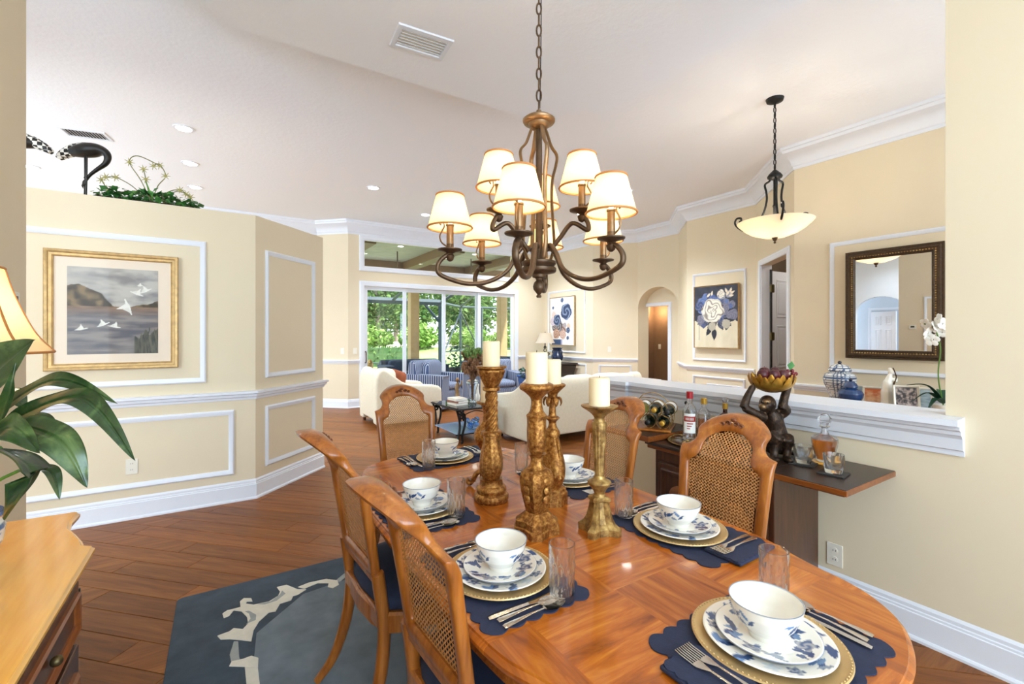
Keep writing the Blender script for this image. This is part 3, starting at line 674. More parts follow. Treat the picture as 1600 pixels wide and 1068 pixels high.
hs = spline([(x,y,0) for x,y in half],6)
q1 = [(x,y) for x,y,_ in hs]
outline = q1 + [(-x,y) for x,y in q1[-2::-1]] + [(-x,-y) for x,y in q1[1:]] + [(x,-y) for x,y in q1[-2:0:-1]]
table = tag(empty('dining_table',(TX,TY,0)),'long polished walnut dining table with ogee corners set for six','table')
def inset(P, d):
    n = len(P); o = []
    for i in range(n):
        a, b = Vector(P[i-1]), Vector(P[(i+1)%n]); t = (b-a).normalized(); o.append((P[i][0]-t.y*d, P[i][1]+t.x*d))
    return o
def clip(P, y0, y1):
    """part of the outline between two cross seams"""
    o = []; n = len(P)
    for i in range(n):
        a, b = P[i], P[(i+1)%n]
        if y0 <= a[1] <= y1: o.append(a)
        for yy in ((y0,y1) if b[1] > a[1] else (y1,y0)):
            if (a[1]-yy)*(b[1]-yy) < 0:
                t = (yy-a[1])/(b[1]-a[1]); o.append((a[0]+(b[0]-a[0])*t, yy))
    return o
for y0,y1,nm in ((-2,-.2615,'top_end'),(-.2605,.2805,'leaf'),(.2815,2,'top_end')):
    P = clip(outline,y0,y1); mb = MB()
    prof = [(0.012,.735),(.004,.737),(0,.744),(.0,.752),(.004,.757),(.010,.760),(.012,.765)]
    mb.loops([[(x,y,z) for x,y in clip(inset(outline,d),y0,y1)] for d,z in prof], cap=True)
    mb.build(nm,'table_veneer',table,smooth=35)
ap = [(x*.90,y*.93) for x,y in outline]; ap2 = [(x*.87,y*.91) for x,y in outline]
MB().loops([[(x,y,z) for x,y in P] for P,z in ((ap,.735),(ap,.66),(ap,.655),(ap2,.655),(ap2,.735))], wrap=True).build('apron','table_wood',table,smooth=35)
for s in (-1,1):
    pd_ = MB().lathe([(.06,.655),(.10,.64),(.11,.60),(.07,.56),(.06,.50),(.09,.44),(.11,.36),(.10,.28),(.075,.24),(.10,.22),(.11,.20),(0,.20)],24,(0,s*.55,0)).build('pedestal','table_wood',table,smooth=50)
    for a in (45,135,225,315):
        c, d = math.cos(R(a)), math.sin(R(a))
        pts = spline([(c*r,s*.55+d*r,z) for r,z in ((.05,.27),(.14,.28),(.24,.22),(.31,.12),(.37,.055),(.41,.05))],5)
        MB().tube(pts,[.035-.012*i/len(pts) for i in range(len(pts))],8,flat=1.2).build('foot','table_wood',pd_,smooth=60)

# ---- dining chairs: caned back, carved crest, navy seat
def lean(z): 
    t = z-.46
    return -.225-.145*t-(1.0*(z-.93)**1.25 if z>.93 else 0)
bo = [(0,.575),(.10,.575),(.165,.572),(.180,.60),(.186,.72),(.193,.86),(.199,.955),(.197,.966),(.182,.970),(.163,.977),(.150,.989),(.143,1.004),(.142,1.022),(.147,1.042),(.138,1.058),(.110,1.081),(.073,1.100),(.035,1.110),(0,1.112)]
bi = [(0,.625),(.09,.625),(.128,.624),(.140,.645),(.145,.74),(.150,.85),(.153,.895),(.148,.910),(.136,.918),(.122,.928),(.112,.942),(.107,.958),(.106,.974),(.104,.990),(.094,1.008),(.076,1.023),(.052,1.035),(.026,1.042),(0,1.044)]
def dense(P, n=4): return [(x,z) for x,z,_ in spline([(x,z,0) for x,z in P],n)]
def inside(x, z, P):
    x = abs(x); n = len(P); c = False
    poly = P+[(-1e-4,P[-1][1]),(-1e-4,P[0][1])]
    j = len(poly)-1
    for i in range(len(poly)):
        xi, zi = poly[i]; xj, zj = poly[j]
        if (zi > z) != (zj > z) and x < (xj-xi)*(z-zi)/(zj-zi)+xi: c = not c
        j = i
    return c
def zm(z): return z-.02*max(0,min(1,(z-.7)/.2))
def make_chair(label):
    t = tag(empty('dining_chair'), label, 'chair', 'caned dining chairs')
    O, I = dense(bo,3), dense(bi,3)
    O = O+[(-x,z) for x,z in O[-2:0:-1]]; I2 = I+[(-x,z) for x,z in I[-2:0:-1]]
    sec = [(0,-.45),(0,.45),(.07,.8),(.2,1),(.6,1),(.86,.72),(1,.35),(1,-.35),(.86,-.72),(.6,-1),(.2,-1),(.07,-.8)]; L = []
    for a,b in sec:
        l = []
        for (ox,oz),(ix,iz) in zip(O,I2):
            x, z = ox+(ix-ox)*a, oz+(iz-oz)*a; th = .016+.028*max(0,(z-.99)/.12)
            l.append((x, lean(z)+b*th, zm(z)))
        L.append(l)
    MB().loops(L, wrap=True).build('back_frame','chair_wood',t,smooth=50)
    # cane panel: a lattice pierced by rows of holes
    mb = MB(); pitch = .0145; ring = []
    nx = int(.18/pitch)+1; z = .632
    while z < 1.045:
        for i in range(-nx, nx+1):
            x = i*pitch; h = pitch/2
            cs = [(x-h,z-h),(x+h,z-h),(x+h,z+h),(x-h,z+h)]
            if not all(inside(a,b,[(p,q) for p,q in I]) for a,b in ((x-h*.2,z),(x+h*.2,z),(x,z-h*.2),(x,z+h*.2))): continue
            sq = []; ho = []
            for k in range(8):
                a = 2*PI*(k+.5)/8; ca_, sa = math.cos(a), math.sin(a); m_ = h/max(abs(ca_),abs(sa))
                sq.append((x+ca_*m_, z+sa*m_)); ho.append((x+ca_*h*.50, z+sa*h*.50))
            mb.loops([[(p,lean(q),zm(q)) for p,q in sq],[(p,lean(q)+.0012,zm(q)) for p,q in ho]])
        z += pitch
    o = mb.build('cane_panel','cane',t); o['kind'] = 'stuff'
    # carved crest ornament
    mb = MB(); 
    for sx in (-1,1):
        for r,cx,cz in ((.011,.017,1.076),(.008,.040,1.071)):
            pts = [(sx*(cx+r*(1-k/26)*math.cos(R(24*k))), lean(cz)+.038, cz-.02+r*(1-k/26)*math.sin(R(24*k))) for k in range(20)]
            MB().tube(pts,[.0042-.0001*k for k in range(20)],6).build('carved_scroll','chair_carve',t,smooth=60)
            pts = [(p[0],lean(cz)-.024,p[2]) for p in pts]
    MB().ball((0,lean(1.09)+.038,1.07),(.012,.008,.009)).build('carved_shell','chair_carve',t,smooth=60)
    # seat
    sp = [(-.21,-.215),(.21,-.215),(.25,.10),(.245,.20),(.20,.235),(0,.25),(-.20,.235),(-.245,.20),(-.25,.10)]
    sp = [(x,y) for x,y,_ in spline([(x,y,0) for x,y in sp],4,True)]
    MB().loops([[(x*k,y*k,z) for x,y in sp] for k,z in ((.93,.385),(1,.39),(1,.45),(.97,.458))],cap=True).build('seat_frame','chair_wood',t,smooth=40)
    MB().loops([[(x*k,y*k,z) for x,y in sp] for k,z in ((.90,.452),(.955,.468),(.955,.49),(.90,.508),(.7,.520),(.3,.524))],cap=True).build('seat_cushion','navy_seat',t,smooth=60)
    for sx in (-1,1):
        pts = [(sx*x,y,z) for x,y,z in ((.235,-.345,.010),(.212,-.285,.10),(.198,-.238,.25),(.19,-.222,.40),(.186,lean(.52),.52),(.186,lean(.60),.60))]
        pts = spline(pts,4); MB().tube(pts,[.016+.007*min(1,i/8) for i in range(len(pts))],8,flat=1.0).build('leg','chair_wood',t,smooth=50)
        pts = spline([(sx*x,y,z) for x,y,z in ((.215,.19,.45),(.228,.215,.40),(.222,.215,.30),(.205,.19,.18),(.20,.195,.08),(.212,.215,.03),(.222,.23,.010))],4)
        MB().tube(pts,[.030,.031,.032,.033,.032,.030,.028,.026,.024,.022,.021,.020,.019,.018,.017,.016,.016,.017,.019,.021,.023,.024,.025,.024,.022],8).build('leg','chair_wood',t,smooth=50)
    # scalloped rear apron block
    MB().prism([(-.19,-.245),(.19,-.245),(.19,-.205),(-.19,-.205)],.40,.46).build('rear_rail','chair_wood',t,bevel=.008)
    MB().prism([(-.17,lean(.58)-.012),(.17,lean(.58)-.012),(.17,lean(.58)+.012),(-.17,lean(.58)+.012)],.556,.585).build('lower_back_rail','chair_wood',t,bevel=.005)
    return t
wood('chair_carve', '#4A2109', '#6E3512', '#8A4A1C', .35, 'X', 1.0, .2)
plain('cane', '#B9824A', .5, var=.2, scale=50)
ZR = .014
c0 = make_chair('caned dining chair at the far end of the table facing the camera')
c0.location = (1.02,2.60,ZR); c0.rotation_euler = (0,0,R(180))
dup(c0,(.715,1.115,ZR),R(-90+3),'caned dining chair on the left side nearest the camera')
dup(c0,(.69,1.80,ZR),R(-90+4),'caned dining chair on the left side farther from the camera')
dup(c0,(1.46,1.10,ZR),R(90+4),'caned dining chair on the right side nearest the camera by the bar')
dup(c0,(1.465,1.79,ZR),R(90-3),'caned dining chair on the right side farther from the camera')

# ================================================================ place settings
ZT = .765
def leafmask(u, v, x, y, a, l, w):
    """leaf centred x,y pointing along angle a"""
    du, dv = u-x, v-y; c, s = math.cos(a), math.sin(a)
    p = (du*c+dv*s)/l; q = (-du*s+dv*c)/w
    if abs(p) >= 1: return 0
    return 1 if abs(q) < (1-p*p)*(1-.35*p) else 0
WHITE = srgb('#F4EEE2'); NAVY = srgb('#34507F'); MID = srgb('#6E8CB4'); PALE = srgb('#C9D3DA'); GREY = srgb('#8C97A6')
rngp = random.Random(11)
def floral(seed, R0, R1, n):
    """list of painted leaves and blossoms in a ring"""
    r = random.Random(seed); L = []
    for k in range(n):
        a = 2*PI*k/n+r.uniform(-.15,.15); rad = (R0+R1)/2+r.uniform(-.1,.1)*(R1-R0); x, y = rad*math.cos(a), rad*math.sin(a)
        if k%3 == 0: L.append(('b',x,y,(R1-R0)*.50,NAVY if r.random()<.65 else PALE))
        else:
            for j in range(4): L.append(('l',x+r.uniform(-.012,.012),y+r.uniform(-.012,.012),r.uniform(0,6.3),r.uniform(.013,.022),r.uniform(.005,.0085),r.choice([NAVY,NAVY,NAVY,MID,GREY])))
    return L
def shade_floral(L, u, v, base=WHITE):
    c = base
    for e in L:
        if e[0] == 'b':
            d = math.hypot(u-e[1],v-e[2])/e[3]; a = math.atan2(v-e[2],u-e[1])
            if d < .8+.2*math.cos(5*a):
                k = .5+.5*math.cos(d*9+2*a); c = tuple(p*(1-.45*k)+q*.45*k for p,q in zip(e[4],WHITE))
        elif leafmask(u,v,e[1],e[2],e[3],e[4],e[5]): c = e[6]
    return c
def polar_disc(prof, n=120):
    return MB().lathe(prof, n)
def charger_mesh():
    mb = MB().lathe([(0,0),(.10,0),(.11,.002),(.152,.010),(.156,.012),(.154,.015),(.147,.013),(.112,.006),(.10,.005),(0,.005)],64)
    return mb
def fine(prof, step=.0025):
    o = []
    for (r0,z0),(r1,z1) in zip(prof,prof[1:]):
        k = max(1,int(math.hypot(r1-r0,z1-z0)/step)); o += [(r0+(r1-r0)*i/k, z0+(z1-z0)*i/k) for i in range(k)]
    return o+[prof[-1]]
SET = []   # one prototype of everything in a place setting, in local frame: diner at -y looking to +y
def scallop(w, h, n, m_, a=.012):
    P = []
    def side(x0,y0,x1,y1,k):
        dx, dy = (x1-x0)/k, (y1-y0)/k; L = math.hypot(dx,dy); nx, ny = dy/L, -dx/L
        for i in range(k):
            for j in range(6):
                t = j/6; b = a*math.sin(PI*t); P.append((x0+dx*(i+t)+nx*b, y0+dy*(i+t)+ny*b))
    side(-w,-h,w,-h,n); side(w,-h,w,h,m_); side(w,h,-w,h,n); side(-w,h,-w,-h,m_)
    return P
def proto(): pass
pm_ = MB().prism(scallop(.215,.15,9,6),0,.003).build('placemat','navy_cloth')
chg = empty('charger_plate'); charger_mesh().build('plate','gold_charger',chg,smooth=50)
mb = MB()
for k in range(90):
    a = 2*PI*k/90; mb.ball((.1505*math.cos(a),.1505*math.sin(a),.0145),.0022,5,4)
o = mb.build('beaded_rim','gold_charger',chg,smooth=60); o['kind'] = 'stuff'
dp = MB().lathe(fine([(0,0),(.075,0),(.085,.004),(.128,.014),(.131,.016),(.129,.018),(.088,.009),(.078,.0055),(0,.0055)]),140).build('dinner_plate','china_print',smooth=60)
fd = floral(3,.090,.126,13); paint(dp, lambda c: shade_floral(fd,c.x,c.y) if c.z>.006 else WHITE)
sp_ = MB().lathe(fine([(0,0),(.055,0),(.065,.004),(.103,.016),(.105,.018),(.103,.0195),(.068,.0095),(.058,.006),(0,.006)]),140).build('salad_plate','china_print',smooth=60)
fs_ = floral(8,.048,.098,10)
def salad(c):
    r = math.hypot(c.x,c.y)
    if r > .1035: return NAVY
    return shade_floral(fs_,c.x,c.y) if c.z>.004 else WHITE
paint(sp_, salad)
bw = MB().lathe(fine([(0,.006),(.030,.006),(.032,0),(.034,0),(.038,.012),(.058,.034),(.070,.060),(.0745,.080),(.0725,.080),(.068,.061),(.055,.037),(.034,.016),(0,.013)],.003),120).build('bowl','china_print',smooth=60)
fb_ = [('l',*p) for p in ((0,.0,0,.01,.005,NAVY),)]
bwn = [v.normal.copy() for v in bw.data.vertices]
def bowlpaint(c, i):
    r = math.hypot(c.x,c.y)
    if c.z > .0775: return GREY
    a = math.atan2(c.y,c.x)
    if c.z > .02 and bwn[i].dot(Vector((c.x,c.y,0))) > 0:
        for a0 in (-2.6,-.4,1.7):
            u = (a-a0)*.06; v = c.z-.052
            for x,y,an,l,w,cc in ((0,0,.6,.016,.006,NAVY),(.02,.008,2.2,.013,.005,MID),(-.018,-.006,1.2,.012,.005,NAVY),(.012,-.012,-.4,.011,.0045,GREY),(-.03,.006,.1,.010,.004,MID),(.034,-.004,.9,.011,.004,NAVY)):
                if leafmask(u,v,x,y,an,l,w): return cc
    return WHITE
bi_ = iter(range(10**7)); paint(bw, lambda c: bowlpaint(c, next(bi_)))
gl = MB().lathe([(0,.014),(.020,.014),(.026,.02),(.0285,.06),(.031,.145),(.0325,.146),(.034,.145),(.0335,.105)]+[(.0335-.0002*k,.10-.0066*k) for k in range(15)]+[(.029,0),(0,0)],48,fn=lambda a,z,r: 1+(.10*(abs(math.sin(6*a+z*50))*abs(math.sin(6*a-z*50))-.5)*(1 if .003<z<.10 and r>.0296 else 0))).build('highball_glass','crystal',smooth=20)
def flat_blade(mb, pts, th=.0022, zf=None):
    """pts: (y, halfwidth, z)"""
    L = []
    for y,w,z in pts: L.append([(-w,y,z),(0,y,z+th*.6),(w,y,z),(0,y,z-th*.6)])
    return mb.loops(L, cap=True)
HND = [(-.10,.0065,.004),(-.094,.0085,.005),(-.07,.007,.006),(-.02,.0032,.0075),(.02,.0028,.0065)]
fk = empty('fork'); flat_blade(MB(), HND).build('handle','silver',fk,smooth=40)
flat_blade(MB(), [(.02,.0028,.0065),(.035,.008,.004),(.046,.0115,.003),(.055,.012,.003)]).build('head','silver',fk,smooth=40)
for k in range(4): flat_blade(MB().at((-.0095+.00633*k,0,0)), [(.054,.0018,.003),(.085,.0016,.005),(.097,.0008,.007)],.002).build('tine','silver',fk,smooth=40)
sn = empty('spoon'); flat_blade(MB(), HND).build('handle','silver',sn,smooth=40)
mb = MB(); L = []
for i in range(9):
    t = i/8; y = .02+.065*t; wd = .020*math.sin(PI*min(1,t*.92+.06))**.7; L.append([(wd*u,y,.0065-.006*math.sin(PI*t)*(1-u*u)) for u in (-1,-.6,-.2,.2,.6,1)])
mb.loops(L, closed=False); mb.loops([[(x,y,z-.0012) for x,y,z in l] for l in L], closed=False); mb.build('bowl','silver',sn,smooth=80)
kn = empty('knife'); flat_blade(MB(), [(-.11,.006,.004),(-.10,.0085,.005),(-.03,.0075,.005),(.005,.0065,.004)],.005).build('handle','silver',kn,smooth=40)
flat_blade(MB(), [(.005,.0065,.004),(.03,.010,.003),(.08,.0105,.003),(.11,.006,.003),(.118,.001,.003)],.0015).build('blade','silver',kn,smooth=40)
nk = empty('napkin')
MB().prism(rr(-.06,.06,-.10,.10,.004),.0,.009).build('folds','navy_cloth',nk,bevel=.003)
MB().prism(scallop(.052,.095,4,7,.006),.009,.0115).build('scalloped_layer','navy_cloth',nk)
WHERE = {'S1':'at the left place nearest the camera','S2':'at the left place farther from the camera','S3':'at the far end place',
  'S4':'at the right place farther from the camera','S5':'at the right place nearest the camera','S6':'at the near end place closest to the camera'}
POS = {'S1':(.665,1.115,-90,(.741,.923)),'S2':(.655,1.70,-90,(.735,1.54)),'S3':(1.035,2.315,180,(.885,2.175)),'S4':(1.385,1.665,92,(1.25,1.875)),'S5':(1.355,1.03,91,(1.255,1.20)),'S6':(1.015,.54,0,(1.168,.61))}
first = {}
def place(pr_, loc, rz, label, cat, group):
    if pr_.name in first: o = dup(pr_, loc, rz, label, group)
    else:
        first[pr_.name] = 1; o = pr_; o.location = loc; o.rotation_euler = (0,0,rz)
    tag(o, label, cat, group); return o
for k,(x,y,a,(gx,gy)) in POS.items():
    wh = WHERE[k]; rz = R(a); Mz = Matrix.Rotation(rz,4,'Z')
    def W(dx,dy,z): v = Mz @ Vector((dx,dy,0)); return (x+v.x, y+v.y, ZT+z)
    place(pm_, W(0,0,0), rz, 'navy scalloped placemat '+wh, 'placemat', 'navy placemats')
    place(chg, W(0,.005,.003), rz, 'gold charger plate with beaded rim '+wh, 'plate', 'gold charger plates')
    place(dp, W(0,.005,.0085), rz+R(40*int(k[1])), 'white dinner plate with blue floral rim '+wh, 'plate', 'dinner plates')
    place(sp_, W(0,.005,.0145), rz+R(70*int(k[1])+20), 'small white plate with blue blossoms '+wh, 'plate', 'salad plates')
    place(bw, W(.0,.008,.0205), rz+R(50*int(k[1])), 'white bowl with blue leaves '+wh, 'bowl', 'bowls')
    place(gl, (gx,gy,ZT+.0005), R(17*int(k[1])), 'cut crystal highball glass '+wh, 'glass', 'crystal highball glasses')
    nz = .003
    if k in ('S3','S5','S6'):
        place(nk, W(-.205,-.02,.0035), rz, 'folded navy napkin under the forks '+wh, 'napkin', 'navy napkins'); nz = .015
    for i,dx in enumerate((-.178,-.203)):
        place(fk, W(dx,-.015,nz+.001), rz, ('inner','outer')[i]+' silver fork '+wh, 'fork', 'silver forks')
    place(kn, W(.170,-.02,.004), rz, 'silver knife '+wh, 'knife', 'silver knives')
    for i,dx in enumerate((.190,.212)):
        place(sn, W(dx,-.015,.004), rz+R(3*i), ('inner','outer')[i]+' silver spoon '+wh, 'spoon', 'silver spoons')

# ================================================================ candlesticks
def candle(loc, r, h, label):
    t = tag(empty('pillar_candle',loc), label, 'candle', 'cream pillar candles')
    MB().lathe([(0,0),(r,0),(r,h*.96),(r*.9,h*.99),(r*.5,h*.985),(0,h*.985)],28).build('wax','wax',t,smooth=50)
    MB().tube([(0,0,h*.98),(.001,0,h*.98+.008)],.0012,5).build('wick','wick',t)
def lobed(n, amt, z0, z1): return lambda a,z: 1+(amt*math.cos(n*a) if z0<z<z1 else 0)
# 1 twisted column stick
ck1 = tag(empty('candlestick',(.94,1.635,ZT)),'tall gilt candlestick with twisted column and round base','candlestick','gilt candlesticks')
MB().lathe(rprof([(.068,0),(.072,.012),(.070,.028),(.060,.034),(.062,.05),(.056,.062),(.048,.066),(.046,.085),(.050,.092)],3)+[(0,.092)],40).build('base','gilt',ck1,smooth=45)
MB().lathe([(0,.09)]+rprof([(.034,.092),(.045,.12),(.048,.155),(.042,.20),(.033,.24),(.031,.268)],4)+[(0,.268)],40,fn=lambda a,z: 1+.045*math.cos(8*a+18*z)).build('baluster','gilt',ck1,smooth=70)
MB().lathe([(.034,.268),(.042,.272),(.042,.284),(.034,.288),(.0,.288)],32).build('collar','gilt',ck1,smooth=45)
mb = MB(); L = []
for i in range(29):
    t = i/28; z = .288+.165*t; r = .0245-.002*t
    L.append([(r*(1+.16*math.cos(6*(2*PI*j/60)-0))*math.cos(2*PI*j/60+5.5*t), r*(1+.16*math.cos(6*(2*PI*j/60)))*math.sin(2*PI*j/60+5.5*t), z) for j in range(60)])
mb.loops(L, cap=True); mb.build('twisted_column','gilt',ck1,smooth=70)
MB().lathe([(.028,.45),(.036,.455),(.036,.466),(.028,.47),(0,.47)],32).build('collar','gilt',ck1,smooth=45)
MB().lathe([(0,.468)]+rprof([(.028,.47),(.036,.485),(.050,.515),(.056,.535),(.05,.542)],4)+[(.063,.546),(.064,.554),(.0,.552)],40,fn=lobed(8,.05,.475,.538)).build('cup','gilt',ck1,smooth=60)
candle((.94,1.635,ZT+.553),.036,.105,'cream pillar candle on the twisted gilt candlestick')
# 1b shorter stick with a bulbous stem just behind it
ck2 = tag(empty('candlestick',(1.015,1.80,ZT)),'shorter gilt candlestick with scroll feet behind the twisted one','candlestick','gilt candlesticks')
MB().lathe([(0,.02)]+rprof([(.03,.02),(.034,.05),(.022,.08),(.020,.13),(.03,.16),(.055,.20),(.062,.225),(.05,.26),(.025,.29),(.02,.34),(.032,.365),(.048,.372)],3)+[(.05,.38),(0,.379)],36,fn=lobed(8,.04,.16,.28)).build('stem','gilt',ck2,smooth=60)
for k in range(3):
    a = R(30+120*k); c,s = math.cos(a),math.sin(a)
    MB().tube(spline([(c*r,s*r,z) for r,z in ((.02,.07),(.05,.055),(.068,.02),(.082,.010),(.09,.022),(.082,.032))],5),[.012]*10+[.009]*16,8).build('scroll_foot','gilt',ck2,smooth=60)
candle((1.015,1.80,ZT+.38),.032,.105,'cream pillar candle half hidden behind the twisted candlestick')
# 2 heavy baluster with stepped octagonal base
ck3 = tag(empty('candlestick',(.92,1.285,ZT),R(10)),'heavy gilt candlestick with octagonal base nearest the left candles','candlestick','gilt candlesticks')
def ngon(r, n=8, c=.0): return [(r*math.cos(2*PI*(i+.5)/n), r*math.sin(2*PI*(i+.5)/n)) for i in range(n)]
def cross(r, k=.72):
    P = []
    for i in range(4):
        a = PI/4+PI/2*i
        P += [(r*math.cos(a-.22),r*math.sin(a-.22)),(r*math.cos(a+.22),r*math.sin(a+.22)),(r*k*math.cos(a+PI/4),r*k*math.sin(a+PI/4))]
    return P
mb = MB().loops([[(x,y,z) for x,y in cross(r)] for r,z in ((.080,0),(.080,.022),(.074,.026),(.074,.046),(.066,.052),(.050,.064),(.040,.074))],cap=True); mb.build('base','gilt',ck3,smooth=25)
mb = MB(); L = []
for r,z in rprof([(.036,.070),(.044,.10),(.056,.15),(.060,.185),(.052,.21),(.036,.222)],4):
    L.append([(x*r,y*r,z) for x,y in [(p,q) for p,q in cross(1,.80)]])
mb.loops(L,cap=True); mb.build('vase_body','gilt',ck3,smooth=40)
mb = MB()
for k in range(4):
    a = PI/2*k
    for j in range(3): mb.at((0,0,0),a).ball((.047+.004*(1-abs(j-1)),0,.125+.03*j),(.006,.016,.016),8,6)
o = mb.build('relief_ornament','gilt',ck3,smooth=60); o['kind'] = 'stuff'
MB().lathe([(0,.22)]+rprof([(.034,.222),(.024,.235),(.022,.26),(.034,.272)],3)+[(.0,.272)],32).build('collar','gilt',ck3,smooth=50)
MB().lathe([(0,.27)]+rprof([(.020,.272),(.029,.30),(.032,.34),(.031,.385),(.034,.405)],4)+[(0,.405)],48,fn=lambda a,z: 1+.07*abs(math.cos(4*a))).build('lobed_shaft','gilt',ck3,smooth=60)
MB().lathe([(0,.403)]+rprof([(.036,.405),(.024,.42),(.019,.45),(.024,.468),(.046,.488),(.058,.496)],4)+[(.061,.504),(.058,.512),(.05,.516),(0,.516)],36,fn=lobed(24,.025,.49,.508)).build('cup','gilt',ck3,smooth=50)
candle((.92,1.285,ZT+.516),.038,.108,'cream pillar candle on the heavy octagonal based candlestick')
# 3 leafy scroll stick behind
ck4 = tag(empty('candlestick',(1.135,1.475,ZT),R(20)),'leafy gilt candlestick with square plinth behind the heavy one','candlestick','gilt candlesticks')
MB().loops([[(x,y,z) for x,y in ngon(r)] for r,z in ((.062,0),(.062,.05),(.056,.056),(.056,.064),(.044,.072))],cap=True).build('plinth','gilt',ck4,smooth=25)
mb = MB(); L = []
for r,z in rprof([(.040,.070),(.056,.105),(.060,.14),(.050,.19),(.034,.25),(.024,.275)],5): L.append([(r*(1+.16*math.cos(3*2*PI*j/48))*math.cos(2*PI*j/48), r*(1+.16*math.cos(3*2*PI*j/48))*math.sin(2*PI*j/48), z) for j in range(48)])
mb.loops(L,cap=True); mb.build('scroll_body','gilt',ck4,smooth=60)
for k in range(3):
    a = R(120*k); c,s = math.cos(a),math.sin(a)
    pts = [(c*(.052+.016*(1-j/22)*math.cos(R(30*j))), s*(.052+.016*(1-j/22)*math.cos(R(30*j))), .115+.018*(1-j/22)*math.sin(R(30*j))) for j in range(16)]
    MB().tube(pts,.006,6).build('volute','gilt',ck4,smooth=60)
    MB().tube(spline([(c*r,s*r,z) for r,z in ((.03,.27),(.042,.24),(.05,.20),(.058,.16))],4),[.004]+[.011]*7+[.008]*5,6,flat=.4).build('leaf','gilt',ck4,smooth=60)
MB().lathe([(0,.27)]+rprof([(.030,.272),(.030,.29),(.018,.31),(.016,.33),(.030,.345),(.022,.352),(.015,.36),(.014,.42),(.022,.43)],3)+[(0,.43)],32).build('shaft','gilt',ck4,smooth=50)
for k in range(6):
    a = R(60*k); c,s = math.cos(a),math.sin(a)
    MB().tube(spline([(c*r,s*r,z) for r,z in ((.012,.415),(.028,.428),(.036,.41),(.032,.395))],4),[.004,.006,.008,.009,.010,.011,.011,.010,.009,.008,.006,.005,.003],6,flat=.5).build('leaf','gilt',ck4,smooth=60)
MB().lathe([(0,.425)]+rprof([(.018,.43),(.022,.445),(.040,.465),(.052,.474)],4)+[(.055,.48),(.050,.484),(0,.484)],32,fn=lobed(10,.05,.435,.47)).build('cup','gilt',ck4,smooth=50)
candle((1.135,1.475,ZT+.484),.035,.10,'cream pillar candle behind the heavy candlestick')
# 4 slender reeded stick on a three sided foot
ck5 = tag(empty('candlestick',(1.105,1.17,ZT),R(-20)),'slender antique gold candlestick with reeded taper and pyramid foot','candlestick','gilt candlesticks')
def tri(r, k=.62, rot=0):
    P = []
    for i in range(4):
        a = PI/4+PI/2*i+rot; P += [(r*math.cos(a-.16),r*math.sin(a-.16)),(r*math.cos(a+.16),r*math.sin(a+.16)),(r*k*math.cos(a+PI/4-.3),r*k*math.sin(a+PI/4-.3)),(r*k*math.cos(a+PI/4+.3),r*k*math.sin(a+PI/4+.3))]
    return P
MB().loops([[(x,y,z) for x,y in tri(r)] for r,z in ((.076,0),(.076,.022),(.068,.027),(.056,.036),(.046,.055),(.038,.085),(.034,.108),(.040,.112),(.040,.120),(.030,.126))],cap=True).build('foot','gilt_antique',ck5,smooth=20)
MB().lathe([(0,.12)]+rprof([(.022,.124),(.018,.135),(.026,.15),(.038,.166),(.040,.176),(.022,.186),(.018,.196)],3)+[(0,.196)],32).build('knop','gilt_antique',ck5,smooth=45)
MB().lathe([(0,.195),(.015,.196),(.018,.25),(.019,.30),(.022,.35),(.027,.375),(.024,.382),(0,.382)],48,fn=lambda a,z: 1+(.07*math.cos(12*a) if .2<z<.37 else 0)).build('reeded_shaft','gilt_antique',ck5,smooth=60)
MB().lathe([(0,.38)]+rprof([(.020,.382),(.018,.396),(.030,.412),(.050,.426),(.062,.434)],4)+[(.064,.438),(.055,.440),(0,.436)],36).build('cup','gilt_antique',ck5,smooth=45)
candle((1.105,1.17,ZT+.438),.036,.098,'cream pillar candle on the slender reeded candlestick')
# ================================================================ left side: picture, sideboard, lamp, plant, ledge things
def fbm(x, y, s=1.0): return noise.fractal(Vector((x*s,y*s,3.1)),1.0,2.0,5)
def lerp(a,b,t): t = max(0,min(1,t)); return tuple(p+(q-p)*t for p,q in zip(a,b))
def grid_panel(w, h, nx, ny):
    vs = [((i/nx-.5)*w,0,(j/ny-.5)*h) for j in range(ny+1) for i in range(nx+1)]
    fs = [(j*(nx+1)+i,j*(nx+1)+i+1,(j+1)*(nx+1)+i+1,(j+1)*(nx+1)+i) for j in range(ny) for i in range(nx)]
    return MB().add(vs,fs)
def picture_frame(name, loc, rz, w, h, fw, fd, mat, label, cat='picture', prof=None):
    """frame in the local xz plane facing -y, outer size w x h"""
    t = tag(empty(name,loc,rz), label, cat)
    mb = MB(); frame_on(mb,(0,0),(1,0),(0,-1),-w/2,w/2,-h/2,h/2,fw,fd,prof or [(0,0),(0,.8),(.12,1),(.35,.85),(.5,.6),(.8,.55),(.88,.7),(.97,.62),(1,.3),(1,0)])
    mb.build('frame',mat,t,smooth=35); return t
pic = picture_frame('framed_picture',(-.698,4.628,1.629),0,.792,.898,.052,.035,'gold_frame','gold framed print of white birds flying over a misty lake')
MB().bx(-.36,.36,-.008,-.004,-.41,.41).build('mat_board','mat_board',pic)
art = grid_panel(.536,.659,150,180); art = art.build('print','under_glass',pic); art.location = (-.004,-.0095,.0)
birds = [(-.19,-.14,.075,.2),(-.065,-.105,.085,.45),(.0,-.12,.08,-.2),(.135,.14,.09,-.4),(.19,.165,.085,.5),(.155,.205,.045,.1),(.082,.035,.13,1.9)]
